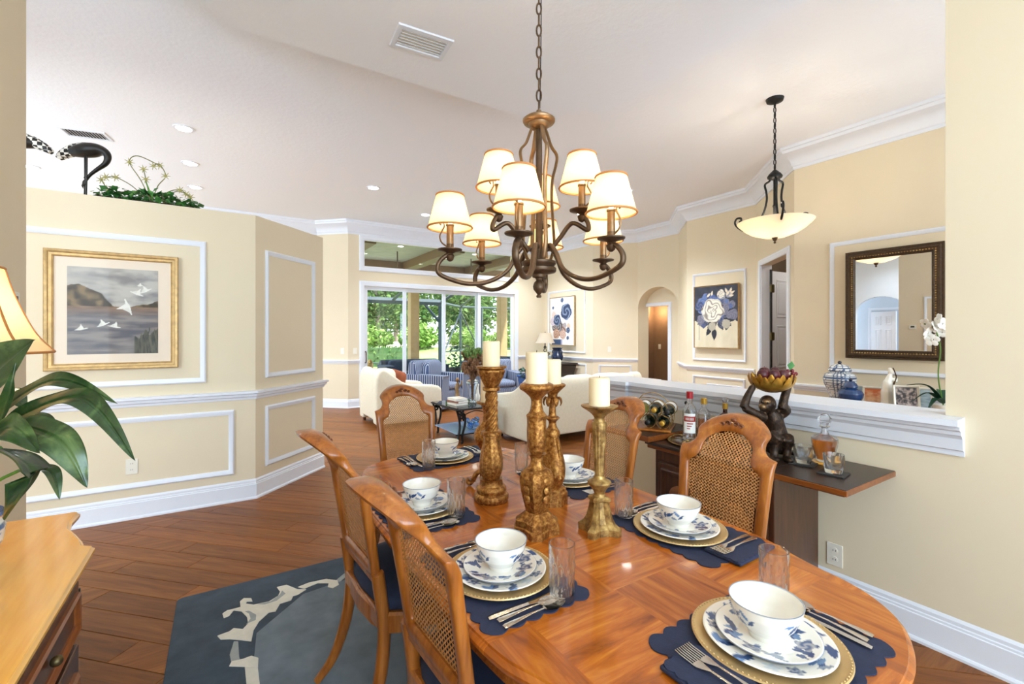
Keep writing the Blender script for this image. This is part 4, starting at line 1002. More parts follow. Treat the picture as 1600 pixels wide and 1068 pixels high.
def lake(c):
    u, v = c.x/.536, c.z/.659
    sky = lerp(srgb('#8E8884'),srgb('#C4BCB0'),.5+1.0*fbm(u*3,v*9,1.0)+.5*v); k = .055
    wat = lerp(srgb('#625E64'),srgb('#968C84'),.45+1.0*fbm(u*2,v*14,1.1))
    col = sky if v > k else wat
    hill = .055+.24*max(0,1-((u+.42)/.42)**2)*(1 if u<.0 else .0)+.02*fbm(u*9,1,1)+ (.07*max(0,(u-.18)/.32) if u>.18 else 0)
    if k < v < hill: col = lerp(srgb('#42331E'),srgb('#8A7048'),.4+1.2*fbm(u*8,v*10,1.0))
    if k-.13 < v <= k: col = lerp(lerp(srgb('#7C5C40'),srgb('#9A7A5C'),.5+fbm(u*4,v*20,1)),wat,(k-v)/.13)
    if u > .22 and v < -.28+.12*fbm(u*22,v*5,1)+.18*(u-.2): col = lerp(srgb('#3C3F38'),srgb('#6A6654'),.5+fbm(u*40,v*8,1))
    for x,y,s,a in birds:
        X, Y = c.x-x, c.z-y; cs, sn_ = math.cos(a), math.sin(a); p, q = (X*cs+Y*sn_)/s, (-X*sn_+Y*cs)/s
        if abs(p)<.5 and abs(q)<.10*(1-abs(p)*1.6): col = srgb('#EDE8DC')
        if abs(p-.05)<.16 and 0<q<.55-abs(p-.05)*3: col = srgb('#EDE8DC')
        if -.35<p<-.05 and 0<q<.35+ p*.9: col = srgb('#E2DCCF')
    return col
paint(art, lake)
MB().bx(-.335,.335,-.0125,-.011,-.39,.39).build('glazing','picture_glass',pic)

# ---- sideboard
sb = tag(empty('sideboard',(0,0,0)),'honey coloured sideboard with dark cabinet front at the left edge','sideboard')
far = [(-.80,2.10),(-.42,2.10),(-.405,2.085),(-.408,2.0),(-.398,1.93),(-.372,1.87),(-.345,1.80),(-.332,1.755),(-.315,1.742),(-.305,1.73)]
tp = far+[(-.305,.45),(-.80,.45)]
tp = tp[::-1]
mb = MB(); mb.loops([[(x,y,z) for x,y in inset(tp,d)] for d,z in ((.02,.815),(.012,.817),(.004,.826),(0,.834),(.0,.842),(.006,.846),(.008,.85))],cap=True); mb.build('top','sideboard_top',sb,smooth=35)
bp = [(-.79,2.06),(-.45,2.06),(-.45,1.90),(-.36,1.74),(-.345,1.72),(-.345,.50),(-.79,.50)][::-1]
MB().prism(bp,.10,.815).build('body','dark_wood',sb,bevel=.004)
MB().prism([(x*1.0+(.01 if x>-.5 else 0),y+(.01 if y>1.5 else 0)) for x,y in bp],.06,.12).build('plinth','dark_wood',sb,bevel=.006)
for y0,y1 in ((1.15,1.66),(.55,1.10)):
    d = MB().bx(-.345,-.325,y0,y1,.16,.62).build('door','dark_wood',sb,bevel=.004)
    mb = MB(); frame_on(mb,(-.325,0),(0,1),(1,0),y0+.05,y1-.05,.21,.57,.03,.014); mb.build('moulding','bar_edge',d,smooth=40)
    MB().ball((-.312,y0+.03,.40),.012).build('knob','brass_old',d,smooth=60)
    d = MB().bx(-.345,-.325,y0,y1,.65,.79).build('drawer','dark_wood',sb,bevel=.004)
    mb = MB(); frame_on(mb,(-.325,0),(0,1),(1,0),y0+.03,y1-.03,.67,.77,.02,.012); mb.build('moulding','bar_edge',d,smooth=40)
    MB().ball((-.312,(y0+y1)/2,.72),.012).build('knob','brass_old',d,smooth=60)
MB().box((-.352,1.735,.70),(.03,.012,.07)).build('hinge','iron_black',sb,bevel=.002)

# ---- table lamp behind the plant
tl = tag(empty('table_lamp',(-.655,1.985,.85)),'lit table lamp with flared cream shade and gold ribs at the left edge','lamp')
MB().lathe(rprof([(.07,0),(.075,.012),(.06,.025),(.02,.04),(.018,.07),(.05,.12),(.06,.18),(.04,.25),(.016,.30),(.012,.40),(.012,.56)],4)+[(0,.56)],28).build('base','gilt_antique',tl,smooth=50)
sh = rprof([(.205,.545),(.165,.60),(.135,.67),(.112,.74),(.098,.80)],5)
mb = MB(); mb.loops([[(r*math.cos(2*PI*i/16*1.0),r*math.sin(2*PI*i/16),z) for i in range(16)] for r,z in sh]); mb.build('shade','shade_cream',tl,smooth=60)
for i in range(8):
    a = 2*PI*i/8+.2; MB().tube([(r*1.004*math.cos(a),r*1.004*math.sin(a),z) for r,z in sh],.004,5,flat=.5).build('rib','shade_band',tl,smooth=60)
for r,z in (sh[0],sh[-1]): MB().tube([(r*math.cos(2*PI*i/32),r*math.sin(2*PI*i/32),z) for i in range(32)],.004,5,True).build('trim_band','shade_band',tl,smooth=60)
MB().ball((0,0,.66),(.028,.028,.04)).build('bulb','bulb',tl,smooth=60)
MB().tube([(0,0,.80),(0,0,.83)],.003,6).ball((0,0,.838),.009).build('finial','brass_old',tl,smooth=60)
l = lamp('POINT','table_lamp_light',(0,0,.66),energy=7,color=(1,.80,.5),shadow_soft_size=.03); l.parent = tl

# ---- potted peace lily
plain('soil','#3a2a1e',.95)
m = N('leaf_glossy'); v = m.coord(); n1 = m.noise(v,11,5,.6,1.5)
m.pbsdf(Base_Color=m.ramp(n1,[(.3,'#1A2E14'),(.5,'#2F4A22'),(.68,'#5A7240'),(.85,'#8A9058')]),Roughness=.28,Coat_Weight=.25,Transmission_Weight=0.0,Subsurface_Weight=.05)
plain('leaf_stem','#5E8A32',.5)
pl = tag(empty('potted_plant',(-.575,1.69,.85)),'peace lily in a blue and white pot on the sideboard','plant')
pot = MB().lathe(fine([(0,0),(.062,0),(.075,.02),(.098,.07),(.102,.105),(.094,.125),(.098,.135),(.104,.14),(.100,.145),(.088,.13),(0,.125)],.004),72).build('pot','glazed_print',pl,smooth=60)
def potp(c):
    a = math.atan2(c.y,c.x); v = fbm(a*3.5,c.z*45,1.0)
    if c.z > .135 or c.z < .012 or abs(c.z-.112) < .004: return srgb('#37507E')
    return srgb('#4A6394') if v > .10 else srgb('#E6E6E2')
paint(pot, potp)
MB().lathe([(0,.118),(.085,.118),(.085,.128),(0,.13)],24).build('soil','soil',pl)
def leaf(parent, base, mid, tip, L, wd, roll=0.0, fold=.25, mat='leaf_glossy', stem=True, n=36, wave=0.0, nm='leaf'):
    """a blade along base-mid-tip with width wd; stem from the pot"""
    P = [Vector(p) for p in spline([base,mid,tip],n//2)]; m_ = len(P); mb = MB(); rows = []
    for i in range(m_):
        t = i/(m_-1); T = (P[min(i+1,m_-1)]-P[max(i-1,0)]).normalized(); side = T.cross(Vector((0,0,1)))
        side = side.normalized() if side.length > 1e-4 else Vector((1,0,0))
        side = (Matrix.Rotation(roll,3,T) @ side); nrm = side.cross(T)
        w_ = wd*(math.sin(PI*min(1,t**.72))**.9)*(1-t)**.12 if t < 1 else 0
        row = []
        for u in [k/8 for k in range(-8,9)]:
            z = fold*abs(u)*w_ + 1.6*wave*w_*math.sin(t*13+(2 if u>0 else 0))*u*u - (.003 if u == 0 else 0) + .035*w_*math.cos(abs(u)*8*PI)
            row.append(tuple(P[i]+side*u*w_+nrm*z))
        rows.append(row)
    mb.loops(rows, closed=False); o = mb.build(nm,mat,parent,smooth=180)
    return o
def lily(base, mid, tip, wd, roll=0, fold=.25, wave=.05):
    lf = leaf(pl, base, mid, tip, 0, wd, roll, fold, wave=wave)
    b = Vector(base); MB().tube(spline([(b.x*.12,b.y*.12,.12),(b.x*.55,b.y*.55,.12+(b.z-.12)*.7),tuple(b)],4),.0045,6).build('stalk','leaf_stem',pl,smooth=60)
lily((0.023, -0.014, 0.383),(0.117, -0.134, 0.506),(0.207, -0.203, 0.588),0.072,1.45,0.12,0.06)
lily((0.067, 0.016, 0.382),(0.209, -0.062, 0.481),(0.347, -0.15, 0.421),0.026,0.9,0.2,0.14)
lily((0.115, -0.074, 0.375),(0.281, -0.179, 0.443),(0.399, -0.278, 0.295),0.032,0.8,0.25,0.16)
lily((0.179, -0.209, 0.396),(0.277, -0.319, 0.362),(0.326, -0.35, 0.264),0.037,0.7,0.2,0.12)
lily((0.108, -0.188, 0.338),(0.19, -0.287, 0.4),(0.252, -0.35, 0.35),0.036,1.0,0.2,0.10)
lily((0.165, -0.247, 0.351),(0.229, -0.312, 0.301),(0.171, -0.251, 0.194),0.055,-0.5,0.2,0.05)
lily((0.136, -0.028, 0.251),(0.203, -0.07, 0.249),(0.227, -0.097, 0.18),0.02,0.2,0.3,0.05)
lily((0.148, -0.189, 0.399),(0.175, -0.23, 0.471),(0.186, -0.237, 0.537),0.012,0,0.5,0)
lily((0.04, 0.069, 0.385),(0.089, 0.062, 0.436),(0.132, 0.034, 0.398),0.04,0.2,0.25,0.05)
lily((0.097, 0.033, 0.376),(0.161, 0.016, 0.372),(0.211, -0.016, 0.313),0.03,0.3,0.2,0.06)
lily((0.036, -0.142, 0.346),(-0.036, -0.095, 0.488),(-0.121, -0.042, 0.431),0.06,0.2,0.25,0.05)
lily((-0.07, 0.163, 0.295),(-0.154, 0.24, 0.534),(-0.214, 0.255, 0.569),0.06,0.2,0.25,0.05)
lily((0.074, -0.225, 0.331),(0.095, -0.357, 0.407),(0.094, -0.415, 0.327),0.05,0.2,0.25,0.05)
# ---- flamingos and greenery on the ledge of the panelled wall
plain('flamingo_black','#26231f',.42,.3,var=.3,scale=25)
m = N('check'); ck_ = m.n('TexChecker', ins={'Vector':m.coord(),'Color1':srgb('#F2EEE4')+(1,),'Color2':srgb('#16130f')+(1,),'Scale':36.0}); m.pbsdf(Base_Color=ck_.outputs[0],Roughness=.4)
def flamingo(loc, rz, label, sc=1.0):
    t = tag(empty('flamingo_figure',loc,rz), label, 'figurine', 'black flamingo figures')
    mb = MB()
    body = spline([(-.15,0,.325),(-.10,0,.345),(-.03,0,.36),(.05,0,.372),(.11,0,.375),(.155,0,.355),(.168,0,.315),(.150,0,.27),(.095,0,.225),(.045,0,.18),(.015,0,.135)],5)
    n = len(body); rad = []
    for i in range(n):
        q = i/(n-1); rad.append(.012+.052*math.exp(-((q-.27)/.18)**2)+(.014*math.exp(-((q-.55)/.25)**2)))
    mb.tube(body,rad,14,flat=.8); mb.ball((.008,0,.118),(.017,.014,.024)); mb.tube([(.0,0,.112),(-.008,0,.09),(-.002,0,.07)],[.011,.008,.003],8)
    organic('body',mb,'flamingo_black',t,.006,3)
    w = spline([(-.175,0,.31),(-.13,0,.345),(-.06,0,.378),(.01,0,.395),(.07,0,.402),(.10,0,.395)],4)
    for s in (-1,1):
        mb = MB(); mb.tube([(x,s*.012,z-.010) for x,y,z in w],[.004+.026*math.sin(PI*min(1,.1+i/len(w)*.9)) for i in range(len(w))],10,flat=1.4); mb.build('wing','check',t,smooth=60)
    for x,y in ((.0,.012),(.03,-.012)): 
        MB().tube([(x,y,.34),(x,y,.15),(x-.004,y,.0)],[.006,.005,.005],8).build('leg','flamingo_black',t,smooth=60)
        mb = MB()
        for a in (-30,0,30): mb.tube([(x-.004,y,.004),(x+.03*math.cos(R(a)),y+.03*math.sin(R(a)),.002)],[.005,.002],6)
        mb.ball((x,y,.16),.008); mb.build('foot','flamingo_black',t,smooth=60)
    return t
f1 = flamingo((-.905,4.76,2.507),R(-25),'black flamingo figure with checkered wings and lowered head on the ledge')
dup(f1,(-1.245,4.76,2.507),R(165),'flamingo figure cropped by the wall edge at far left')
lp_ = tag(empty('ledge_plant',(-.50,4.78,2.507)),'trailing green ivy with yellow sprigs on the plant ledge','plant')
m = N('ivy_leaf'); n1 = m.noise(m.coord(),14,2); m.pbsdf(Base_Color=m.ramp(n1,[(.3,'#1E4A1E'),(.55,'#3C7A34'),(.75,'#7FAE62')]),Roughness=.45)
rg = random.Random(5); mb = MB()
for k in range(300):
    x = rg.uniform(-.34,.34); y = rg.uniform(-.12,.10); z = rg.uniform(.012,.125)*(1-.4*abs(x)/.34); a = rg.uniform(0,6.3); s = rg.uniform(.020,.040)
    mb.at((x,y,z),a,rg.uniform(-.9,.9),rg.uniform(-.6,.6)); mb.add([(0,-s,0),(s*.8,-s*.2,.004),(s*.35,s*.3,0),(0,s*1.1,-.003),(-s*.35,s*.3,0),(-s*.8,-s*.2,.004)],[(0,1,2),(0,2,3),(0,3,4),(0,4,5)])
o = mb.build('ivy_leaves','ivy_leaf',lp_); o['kind'] = 'stuff'
MB().bx(-.33,.33,-.06,.06,.0,.03).build('planter_tray','soil',lp_,bevel=.01)
plain('sprig','#7C7A4A',.6); plain('sprig_flower','#B4AC6A',.6)
for pts in (((0,0,.05),(-.06,-.02,.20),(-.13,-.03,.33),(-.08,0,.40),(.06,0,.35)),((.01,0,.05),(.05,0,.18),(.10,0,.27),(.06,0,.36),(.02,0,.34)),((-.02,0,.05),(-.12,0,.15),(-.22,0,.20),(-.28,0,.19)),((.03,0,.04),(.12,0,.14),(.20,0,.17),(.24,0,.14)),((.05,0,.04),(.17,0,.15),(.27,0,.12),(.25,0,.03)),((0,0,.04),(-.03,0,.22),(-.045,0,.30)),((-.20,0,.03),(-.27,.02,.10),(-.31,.02,.17))):
    s = MB().tube(spline(pts,6),.0038,5).build('sprig','sprig',lp_,smooth=60)
    for q in (pts[-1],pts[len(pts)//2]):
        mb = MB()
        for j in range(7):
            a = 2*PI*j/7; mb.tube([q,(q[0]+.034*math.cos(a),q[1]+rg.uniform(-.01,.01),q[2]+.034*math.sin(a))],[.005,.0015],4)
        mb.build('sprig_flower','sprig_flower',s)
mb = MB().tube(spline([(.02,0,.02),(.0,.0,.10),(-.03,0,.20)],4),[.010,.009,.008,.008,.007,.007,.006,.005,.004],7); mb.build('stem','leaf_stem',lp_,smooth=60)
# ================================================================ bar cabinet against the right wall
ba = tag(empty('bar_cabinet'),'dark wooden flip top bar cabinet with open wings against the half wall','cabinet')
MB().bx(2.30,2.755,1.20,1.93,.06,.74).build('body','dark_wood',ba,bevel=.004)
MB().bx(2.28,2.757,1.19,1.94,.0,.07).build('plinth','dark_wood',ba,bevel=.006)
MB().bx(2.25,2.765,1.17,1.955,.74,.766).build('rim','bar_edge',ba,bevel=.006)
MB().bx(2.235,2.77,1.205,1.96,.766,.785).build('top','dark_top',ba,bevel=.003)
wg = MB().bx(2.235,2.77,.865,1.202,.757,.783).build('wing','bar_edge',ba,bevel=.003); MB().bx(2.238,2.767,.868,1.202,.783,.785).build('inlay','dark_top',wg)
wg = MB().bx(2.20,2.70,1.90,2.26,.787,.822).build('wing','bar_edge',ba,bevel=.003); MB().bx(2.203,2.697,1.903,2.257,.822,.825).build('inlay','dark_top',wg)
for y0,y1 in ((1.575,1.90),(1.225,1.555)):
    d = MB().bx(2.285,2.302,y0,y1,.10,.66).build('door','dark_wood',ba,bevel=.003)
    mb = MB(); frame_on(mb,(2.285,0),(0,1),(-1,0),y0+.03,y1-.03,.13,.63,.03,.014); mb.build('moulding','dark_wood',d,smooth=40)
    c = (y0+y1)/2; P = [(c-.075,.18),(c+.075,.18)]+[(c+.075*math.cos(PI*i/10),.48+.07*math.sin(PI*i/10)) for i in range(11)]
    mb = MB(); mb.loops([[(2.289,a,b) for a,b in P],[(2.279,a,b) for a,b in P],[(2.274,c+(a-c)*.85,.35+(b-.35)*.93) for a,b in P]],cap=True); mb.build('arched_panel','bar_edge',d,smooth=30)
    MB().ball((2.27,y0+.02,.42),.010).build('knob','brass_old',d,smooth=60)
MB().bx(2.287,2.302,1.225,1.90,.675,.735).build('drawer_front','dark_wood',ba,bevel=.003)
for y in (1.0,1.13): MB().bx(2.30,2.32,y-.1,y+.1,.735,.757).build('bracket','bar_edge',ba)
ZB = .7855
# coasters and crystal tumblers
m = plain('slate','#2b2a2a',.5)
cst = MB().prism(rr(-.055,.055,-.055,.055,.004),0,.007).build('coaster','slate',bevel=.001)
tag(cst,'black square slate coaster under the left tumbler','coaster','slate coasters'); cst.location = (2.515,1.165,ZB); cst.rotation_euler = (0,0,R(12))
c2 = dup(cst,(2.455,1.005,ZB),R(8),'black square slate coaster under the right tumbler')
def twist(a,z): return 1+.07*math.cos(5*a+z*45)
tm = MB().lathe([(0,.018),(.026,.018),(.032,.03),(.036,.05),(.0385,.07),(.041,.088),(.0435,.088),(.0425,.07),(.041,.05),(.039,.03),(.036,.012),(.033,.0),(0,0)],40,fn=lambda a,z,r: 1+(.07*math.cos(5*a+z*40) if .008<z<.075 and r>.0387 else 0)).build('crystal_tumbler','crystal',smooth=30)
tag(tm,'cut crystal tumbler on the coaster beside the monkey statue','glass','crystal tumblers'); tm.location = (2.515,1.165,ZB+.0075)
dup(tm,(2.455,1.005,ZB+.0075),R(30),'cut crystal tumbler on the coaster nearest the bar end')
# decanter
wd = MB().prism(ngon(.062,8),0,.010).build('wooden_coaster','sideboard_top',bevel=.003); tag(wd,'light wood octagonal coaster under the decanter','coaster'); wd.location = (2.625,1.115,ZB)
dc = tag(empty('decanter',(2.625,1.115,ZB+.0105)),'glass decanter of amber liquor with faceted stopper','decanter')
MB().lathe([(0,0),(.034,0),(.038,.01),(.052,.06),(.060,.10),(.060,.118),(.050,.128),(.02,.14),(.014,.155),(.014,.170),(.024,.178),(.024,.181),(.011,.176),(.010,.155),(.016,.142),(.046,.126),(.056,.117),(.056,.10),(.048,.06),(.034,.012),(0,.008)],36).build('bottle','clear_glass',dc,smooth=40)
MB().lathe([(0,.0095),(.033,.0125),(.047,.06),(.0548,.10),(.0548,.113),(0,.113)],32).build('liquor','amber_glass',dc,smooth=40)
MB().lathe([(0,.165),(.009,.166),(.010,.182),(.020,.186),(.028,.205),(.030,.222),(.018,.242),(0,.246)],10).build('stopper','clear_glass',dc,smooth=10)
# bottles
plain('label_white','#EFEDE6',.6); plain('label_red','#A32A1E',.5); plain('cap_red','#A3141C',.35); plain('gold_foil','#C79A3A',.35,.6); plain('cap_black','#14120f',.4)
def bottle(name, loc, label, cat, h, r, neck, gm, lq=None, cap='cap_black', square=False):
    t = tag(empty(name,loc), label, cat)
    n = 4 if square else 28; k = 1.3 if square else 1
    MB().at((0,0,0),R(20)).lathe([(0,0),(r*k*.96,0),(r*k,.006),(r*k,h*.60),(r*k*.85,h*.67),(neck,h*.76),(neck,h*.92),(neck*1.15,h*.925),(neck*1.15,h*.94),(neck*.7,h*.94),(neck*.7,h*.76),(r*k*.78,h*.66),(r*k*.92,h*.59),(r*k*.92,.01),(0,.01)],n).build('glass',gm,t,smooth=35 if not square else 20)
    if lq: MB().at((0,0,0),R(20)).lathe([(0,.012),(r*k*.90,.012),(r*k*.90,h*.5),(0,h*.5)],n).build('liquor',lq,t,smooth=35)
    MB().lathe([(0,h*.86),(neck*1.25,h*.86),(neck*1.25,h),(neck*1.1,h*1.005),(0,h*1.005)],20).build('cap',cap,t,smooth=40)
    return t
def wrap_label(t, r, z0, z1, a0, a1, mat, name='label'):
    n = 12; mb = MB(); mb.loops([[(r*math.cos(a0+(a1-a0)*i/n),r*math.sin(a0+(a1-a0)*i/n),z) for i in range(n+1)] for z in (z0,z1)],closed=False); return mb.build(name,mat,t,smooth=60)
b1 = bottle('vodka_bottle',(2.455,1.795,ZB+.012),'clear spirit bottle with red cap and white label on the tray','bottle',.295,.042,.016,'clear_glass',None,'cap_red')
A0 = R(180); wrap_label(b1,.0425,.045,.165,A0-.2,A0+1.5,'label_white'); wrap_label(b1,.0428,.115,.148,A0-.2,A0+1.5,'label_red','label_band')
for j in range(6): wrap_label(b1,.0431,.124,.139,A0+.08+.2*j,A0+.17+.2*j,'label_white','label_mark')
for j,z in enumerate((.10,.085,.07)): wrap_label(b1,.0429,z,z+.006,A0+.25,A0+1.1-.2*j,'label_red','label_mark')
bottle('whiskey_bottle',(2.555,1.765,ZB+.012),'amber liquor bottle standing behind the clear spirit bottle','bottle',.25,.038,.015,'clear_glass','amber_glass','gold_foil')
b3 = bottle('liqueur_bottle',(2.64,1.675,ZB),'dark red liqueur bottle with round glass stopper','bottle',.235,.033,.013,'liqueur_red',None,'gold_foil',True)
MB().lathe([(0,.236),(.012,.238),(.018,.252),(.018,.266),(.012,.272),(0,.272)],20).build('stopper','crystal',b3,smooth=40)
bx_ = tag(empty('square_bottle',(2.555,1.575,ZB),R(15)),'dark square bottle with flat black cap behind the right chair','bottle')
MB().bx(-.04,.04,-.04,.04,0,.14).build('body','liqueur_red',bx_,bevel=.006); MB().bx(-.045,.045,-.045,.045,.142,.172).build('cap','cap_black',bx_,bevel=.003)
# tray
ty = tag(empty('serving_tray',(2.40,1.745,ZB),R(-20)),'oval silver tray with twisted rim holding bottles on the bar','tray')
MB().lathe([(0,0),(.9,0),(.95,.002),(1,.008),(1,.010),(.93,.005),(0,.004)],48,sx=.12,sy=.15).build('plate','silver',ty,smooth=50)
MB().tube([(.122*math.cos(2*PI*i/64),.152*math.sin(2*PI*i/64),.012+.012*math.sin(2*PI*i/64)**8) for i in range(64)],.004,6,True).build('rim','gilt_antique',ty,smooth=60)
mb = MB(); rg = random.Random(2)
for k in range(16): mb.ball((rg.uniform(-.07,.03),rg.uniform(-.09,.04),.010),(.012,.010,.006),7,5)
o = mb.build('shell_pieces','gilt_antique',ty,smooth=60); o['kind'] = 'stuff'
# wine rack with bottles
rk = tag(empty('wine_rack',(2.44,2.08,.826),R(32)),'scrolled wire wine rack on a wooden board at the bar end','rack')
MB().bx(-.15,.15,-.14,.12,.0,.014).build('board','chair_wood',rk,bevel=.005)
spots = [(-.085,.055),(.005,.055),(-.115,.130),(-.035,.135),(.05,.130)]
for x in (-.09,.06):
    for (y,z) in spots: MB().tube([(x,y+.043*math.cos(2*PI*i/24),z+.043*math.sin(2*PI*i/24)) for i in range(24)],.0022,5,True).build('wire_ring','gilt_antique',rk,smooth=60)
MB().tube(spline([(-.09,-.12,.012),(-.11,-.14,.08),(-.09,-.09,.18),(-.09,.0,.21),(-.09,.09,.18),(-.09,.10,.012)],6),.003,5).build('wire_frame','gilt_antique',rk,smooth=60)
MB().tube(spline([(.06,-.12,.012),(.06,-.14,.08),(.06,-.09,.18),(.06,.0,.225),(.06,.09,.18),(.06,.10,.012)],6),.003,5).build('wire_frame','gilt_antique',rk,smooth=60)
wprof = [(0,0),(.036,0),(.0375,.006),(.0375,.165),(.030,.19),(.015,.215),(.0135,.27),(.0155,.272),(.0155,.285),(0,.285)]
caps = ['gold_foil','cap_black','cap_black','gold_foil','cap_black']; gms = ['dark_bottle','dark_bottle','dark_bottle','dark_bottle','green_bottle']
lbs = ['lower left','lower right','upper left','upper middle','upper right']
for i,(y,z) in enumerate(spots):
    bq = Matrix.Rotation(R(32),4,'Z') @ Vector((.135,y,0)); t = tag(empty('wine_bottle',(2.44+bq.x,2.08+bq.y,.826+z)),'wine bottle lying in the '+lbs[i]+' ring of the wire rack','bottle','wine bottles in the rack')
    t.rotation_euler = (0,R(-90),R(32))
    MB().lathe(wprof,24).build('glass',gms[i],t,smooth=40)
    MB().lathe([(0,.225),(.0162,.225),(.0165,.284),(.012,.287),(0,.287)],18).build('foil_cap',caps[i],t,smooth=40)
    MB().lathe([(.0379,.05),(.0379,.14)],28).build('label','label_white',t,smooth=60)
ws = tag(empty('wine_opener_stand',(2.64,1.955,.826)),'dark bottle stopper stand with ball knob beside the wine rack','bar tool')
MB().lathe(rprof([(.03,0),(.032,.01),(.012,.03),(.016,.08),(.022,.10),(.012,.125),(.005,.13),(.004,.15)],4)+[(0,.15)],20).build('stand','iron_black',ws,smooth=50)
MB().ball((0,0,.162),.014).build('knob','iron_black',ws,smooth=60)
# ---- monkey statue holding a lotus bowl
mk = tag(empty('monkey_statue',(2.535,1.315,ZB),R(-32.5)),'bronze monkey statue holding a golden lotus bowl above its head','statue')
m = N('monkey_bronze'); v = m.coord(); a = m.noise(v,50,4); m.pbsdf(Base_Color=m.ramp(a,[(.3,'#231912'),(.55,'#3E2D20'),(.78,'#6B4F36')]),Roughness=.42,Metallic=.55,Normal=m.bump(m.noise(m.coord(scale=(1,1,.35)),220,2),.6,.004))
mb = MB()
mb.tube(spline([(.005,.02,.02),(.01,.02,.08),(.005,.015,.15),(-.015,.0,.215),(-.03,-.005,.25)],4),[.062]*4+[.060]*4+[.055,.052,.050,.048]+[.045,.04,.036,.032]+[.03],14)
mb.ball((-.055,-.02,.290),(.042,.046,.048)).ball((-.085,-.035,.278),(.026,.026,.022)).ball((-.075,-.035,.305),(.026,.025,.012))
mb.ball((-.03,.03,.295),(.012,.008,.016)).ball((-.045,-.065,.295),(.010,.008,.016))
# arms up to the bowl
mb.tube(spline([(-.07,-.02,.215),(-.12,-.03,.235),(-.185,-.03,.272)],4),[.026,.026,.025,.024,.024,.023,.022,.022,.022],10)
mb.tube(spline([(-.190,-.03,.27),(-.165,-.02,.325),(-.128,-.01,.382)],4),[.023,.022,.022,.021,.020,.019,.018,.018,.018],10)
mb.tube(spline([(.03,.01,.225),(.055,.0,.25),(.02,-.03,.275)],4),[.027]*9,10)
mb.tube(spline([(.018,-.03,.262),(.035,-.02,.32),(.070,.0,.39)],4),[.024,.024,.023,.023,.022,.022,.021,.020,.018],10)
for c_,s_ in (((-.122,-.01,.39),-1),((.072,.0,.40),1)):
    for j in range(4): mb.tube([c_,(c_[0]-s_*.010+.004*j*0,c_[1]-.022+.013*j,c_[2]+.030)],[.009,.0065],6)
    mb.tube([c_,(c_[0]+s_*.012,c_[1]-.02,c_[2]+.018)],[.008,.006],6)
# folded legs
mb.tube(spline([(-.02,-.02,.045),(-.05,-.06,.10),(-.035,-.085,.135)],4),[.038]*9,10); mb.tube(spline([(-.035,-.085,.135),(-.05,-.075,.07),(-.055,-.085,.018)],4),[.030,.028,.026,.024,.022,.021,.020,.020,.020],10)
mb.tube(spline([(.03,.0,.045),(.025,-.06,.09),(.01,-.085,.125)],4),[.034]*9,10); mb.tube(spline([(.01,-.085,.125),(.02,-.07,.06),(.01,-.085,.018)],4),[.030,.028,.026,.024,.022,.021,.020,.020,.020],10)
mb.ball((-.062,-.10,.014),(.02,.032,.014)).ball((.005,-.105,.014),(.02,.034,.014))
organic('body',mb,'monkey_bronze',mk,.005,4)
MB().tube(spline([(.05,.06,.04),(.085,.05,.02),(.105,.0,.013),(.09,-.04,.012)],5),[.013]*6+[.010]*10,8).build('tail','monkey_bronze',mk,smooth=60)
mf = MB().ball((-.094,-.044,.279),(.020,.020,.018)).build('muzzle','bronze_light',mk,smooth=60); MB().ball((-.078,-.052,.306),(.022,.018,.016)).build('face','bronze_light',mk,smooth=60); MB().tube([(-.112,-.052,.270),(-.106,-.062,.268),(-.096,-.066,.268)],.002,5).build('mouth','cap_black',mf)
for dx,dy in ((-.082,-.070),(-.098,-.056)): MB().ball((dx,dy,.303),.005).build('eye','cap_black',mk,smooth=60)
bz = .352
bl = MB().lathe(rprof([(.03,bz),(.062,bz+.014),(.088,bz+.042),(.098,bz+.078)],4)+[(.094,bz+.077),(.082,bz+.045),(.045,bz+.024),(0,bz+.018)],32,(-.028,-.01,0)).build('lotus_bowl','gilt',mk,smooth=60)
for ring,(n_,r_,h_) in enumerate(((12,.103,.098),(12,.110,.084))):
    for k in range(n_):
        a = 2*PI*(k+.5*ring)/n_; c,s = math.cos(a),math.sin(a); L = []
        for t in (0,.25,.5,.75,1):
            rr_ = .035+(r_-.035)*math.sin(min(1,t*1.25)*PI/2)+ (.006 if t>.8 else 0); wdt = .028*math.sin(PI*(.12+.80*t))**.8 if t<1 else .004
            L.append([(-.028+c*(rr_+.004*(1-u*u))-s*u*wdt, -.01+s*(rr_+.004*(1-u*u))+c*u*wdt, bz+.004+h_*t**1.3) for u in (-1,-.5,0,.5,1)])
        MB().loops(L,closed=False).build('petal','gilt_bright',bl,smooth=180)
m = N('plum'); n1 = m.noise(m.coord('Object'),16,3); m.pbsdf(Base_Color=m.ramp(n1,[(.3,'#2A1218'),(.55,'#5A1C22'),(.75,'#7E3A30')]),Roughness=.4)
plain('grape','#6E1220',.3,var=.3,scale=20)
bw0 = Matrix.Rotation(R(-32.5),4,'Z')
for k,(x,y,z,r) in enumerate(((-.085,-.03,.448,.030),(-.04,-.055,.448,.030),(.012,-.045,.448,.030),(-.05,.02,.456,.030),(.005,.015,.456,.030))):
    p = bw0 @ Vector((x,y,z)); t = tag(empty('plum',(2.535+p.x,1.315+p.y,ZB+z)),['leftmost dark plum in the lotus bowl','front reddish plum in the lotus bowl','front right plum in the lotus bowl','back left plum in the lotus bowl','back right plum topping the lotus bowl'][k],'fruit','plums in the lotus bowl')
    MB().lathe([(0,-r)]+[(r*math.sin(PI*i/10),-r*math.cos(PI*i/10)) for i in range(1,10)]+[(0,r*.86)],16).build('fruit','plum',t,smooth=60); MB().tube([(0,0,r*.85),(.002,0,r*1.12)],.0015,5).build('stem','wick',t)
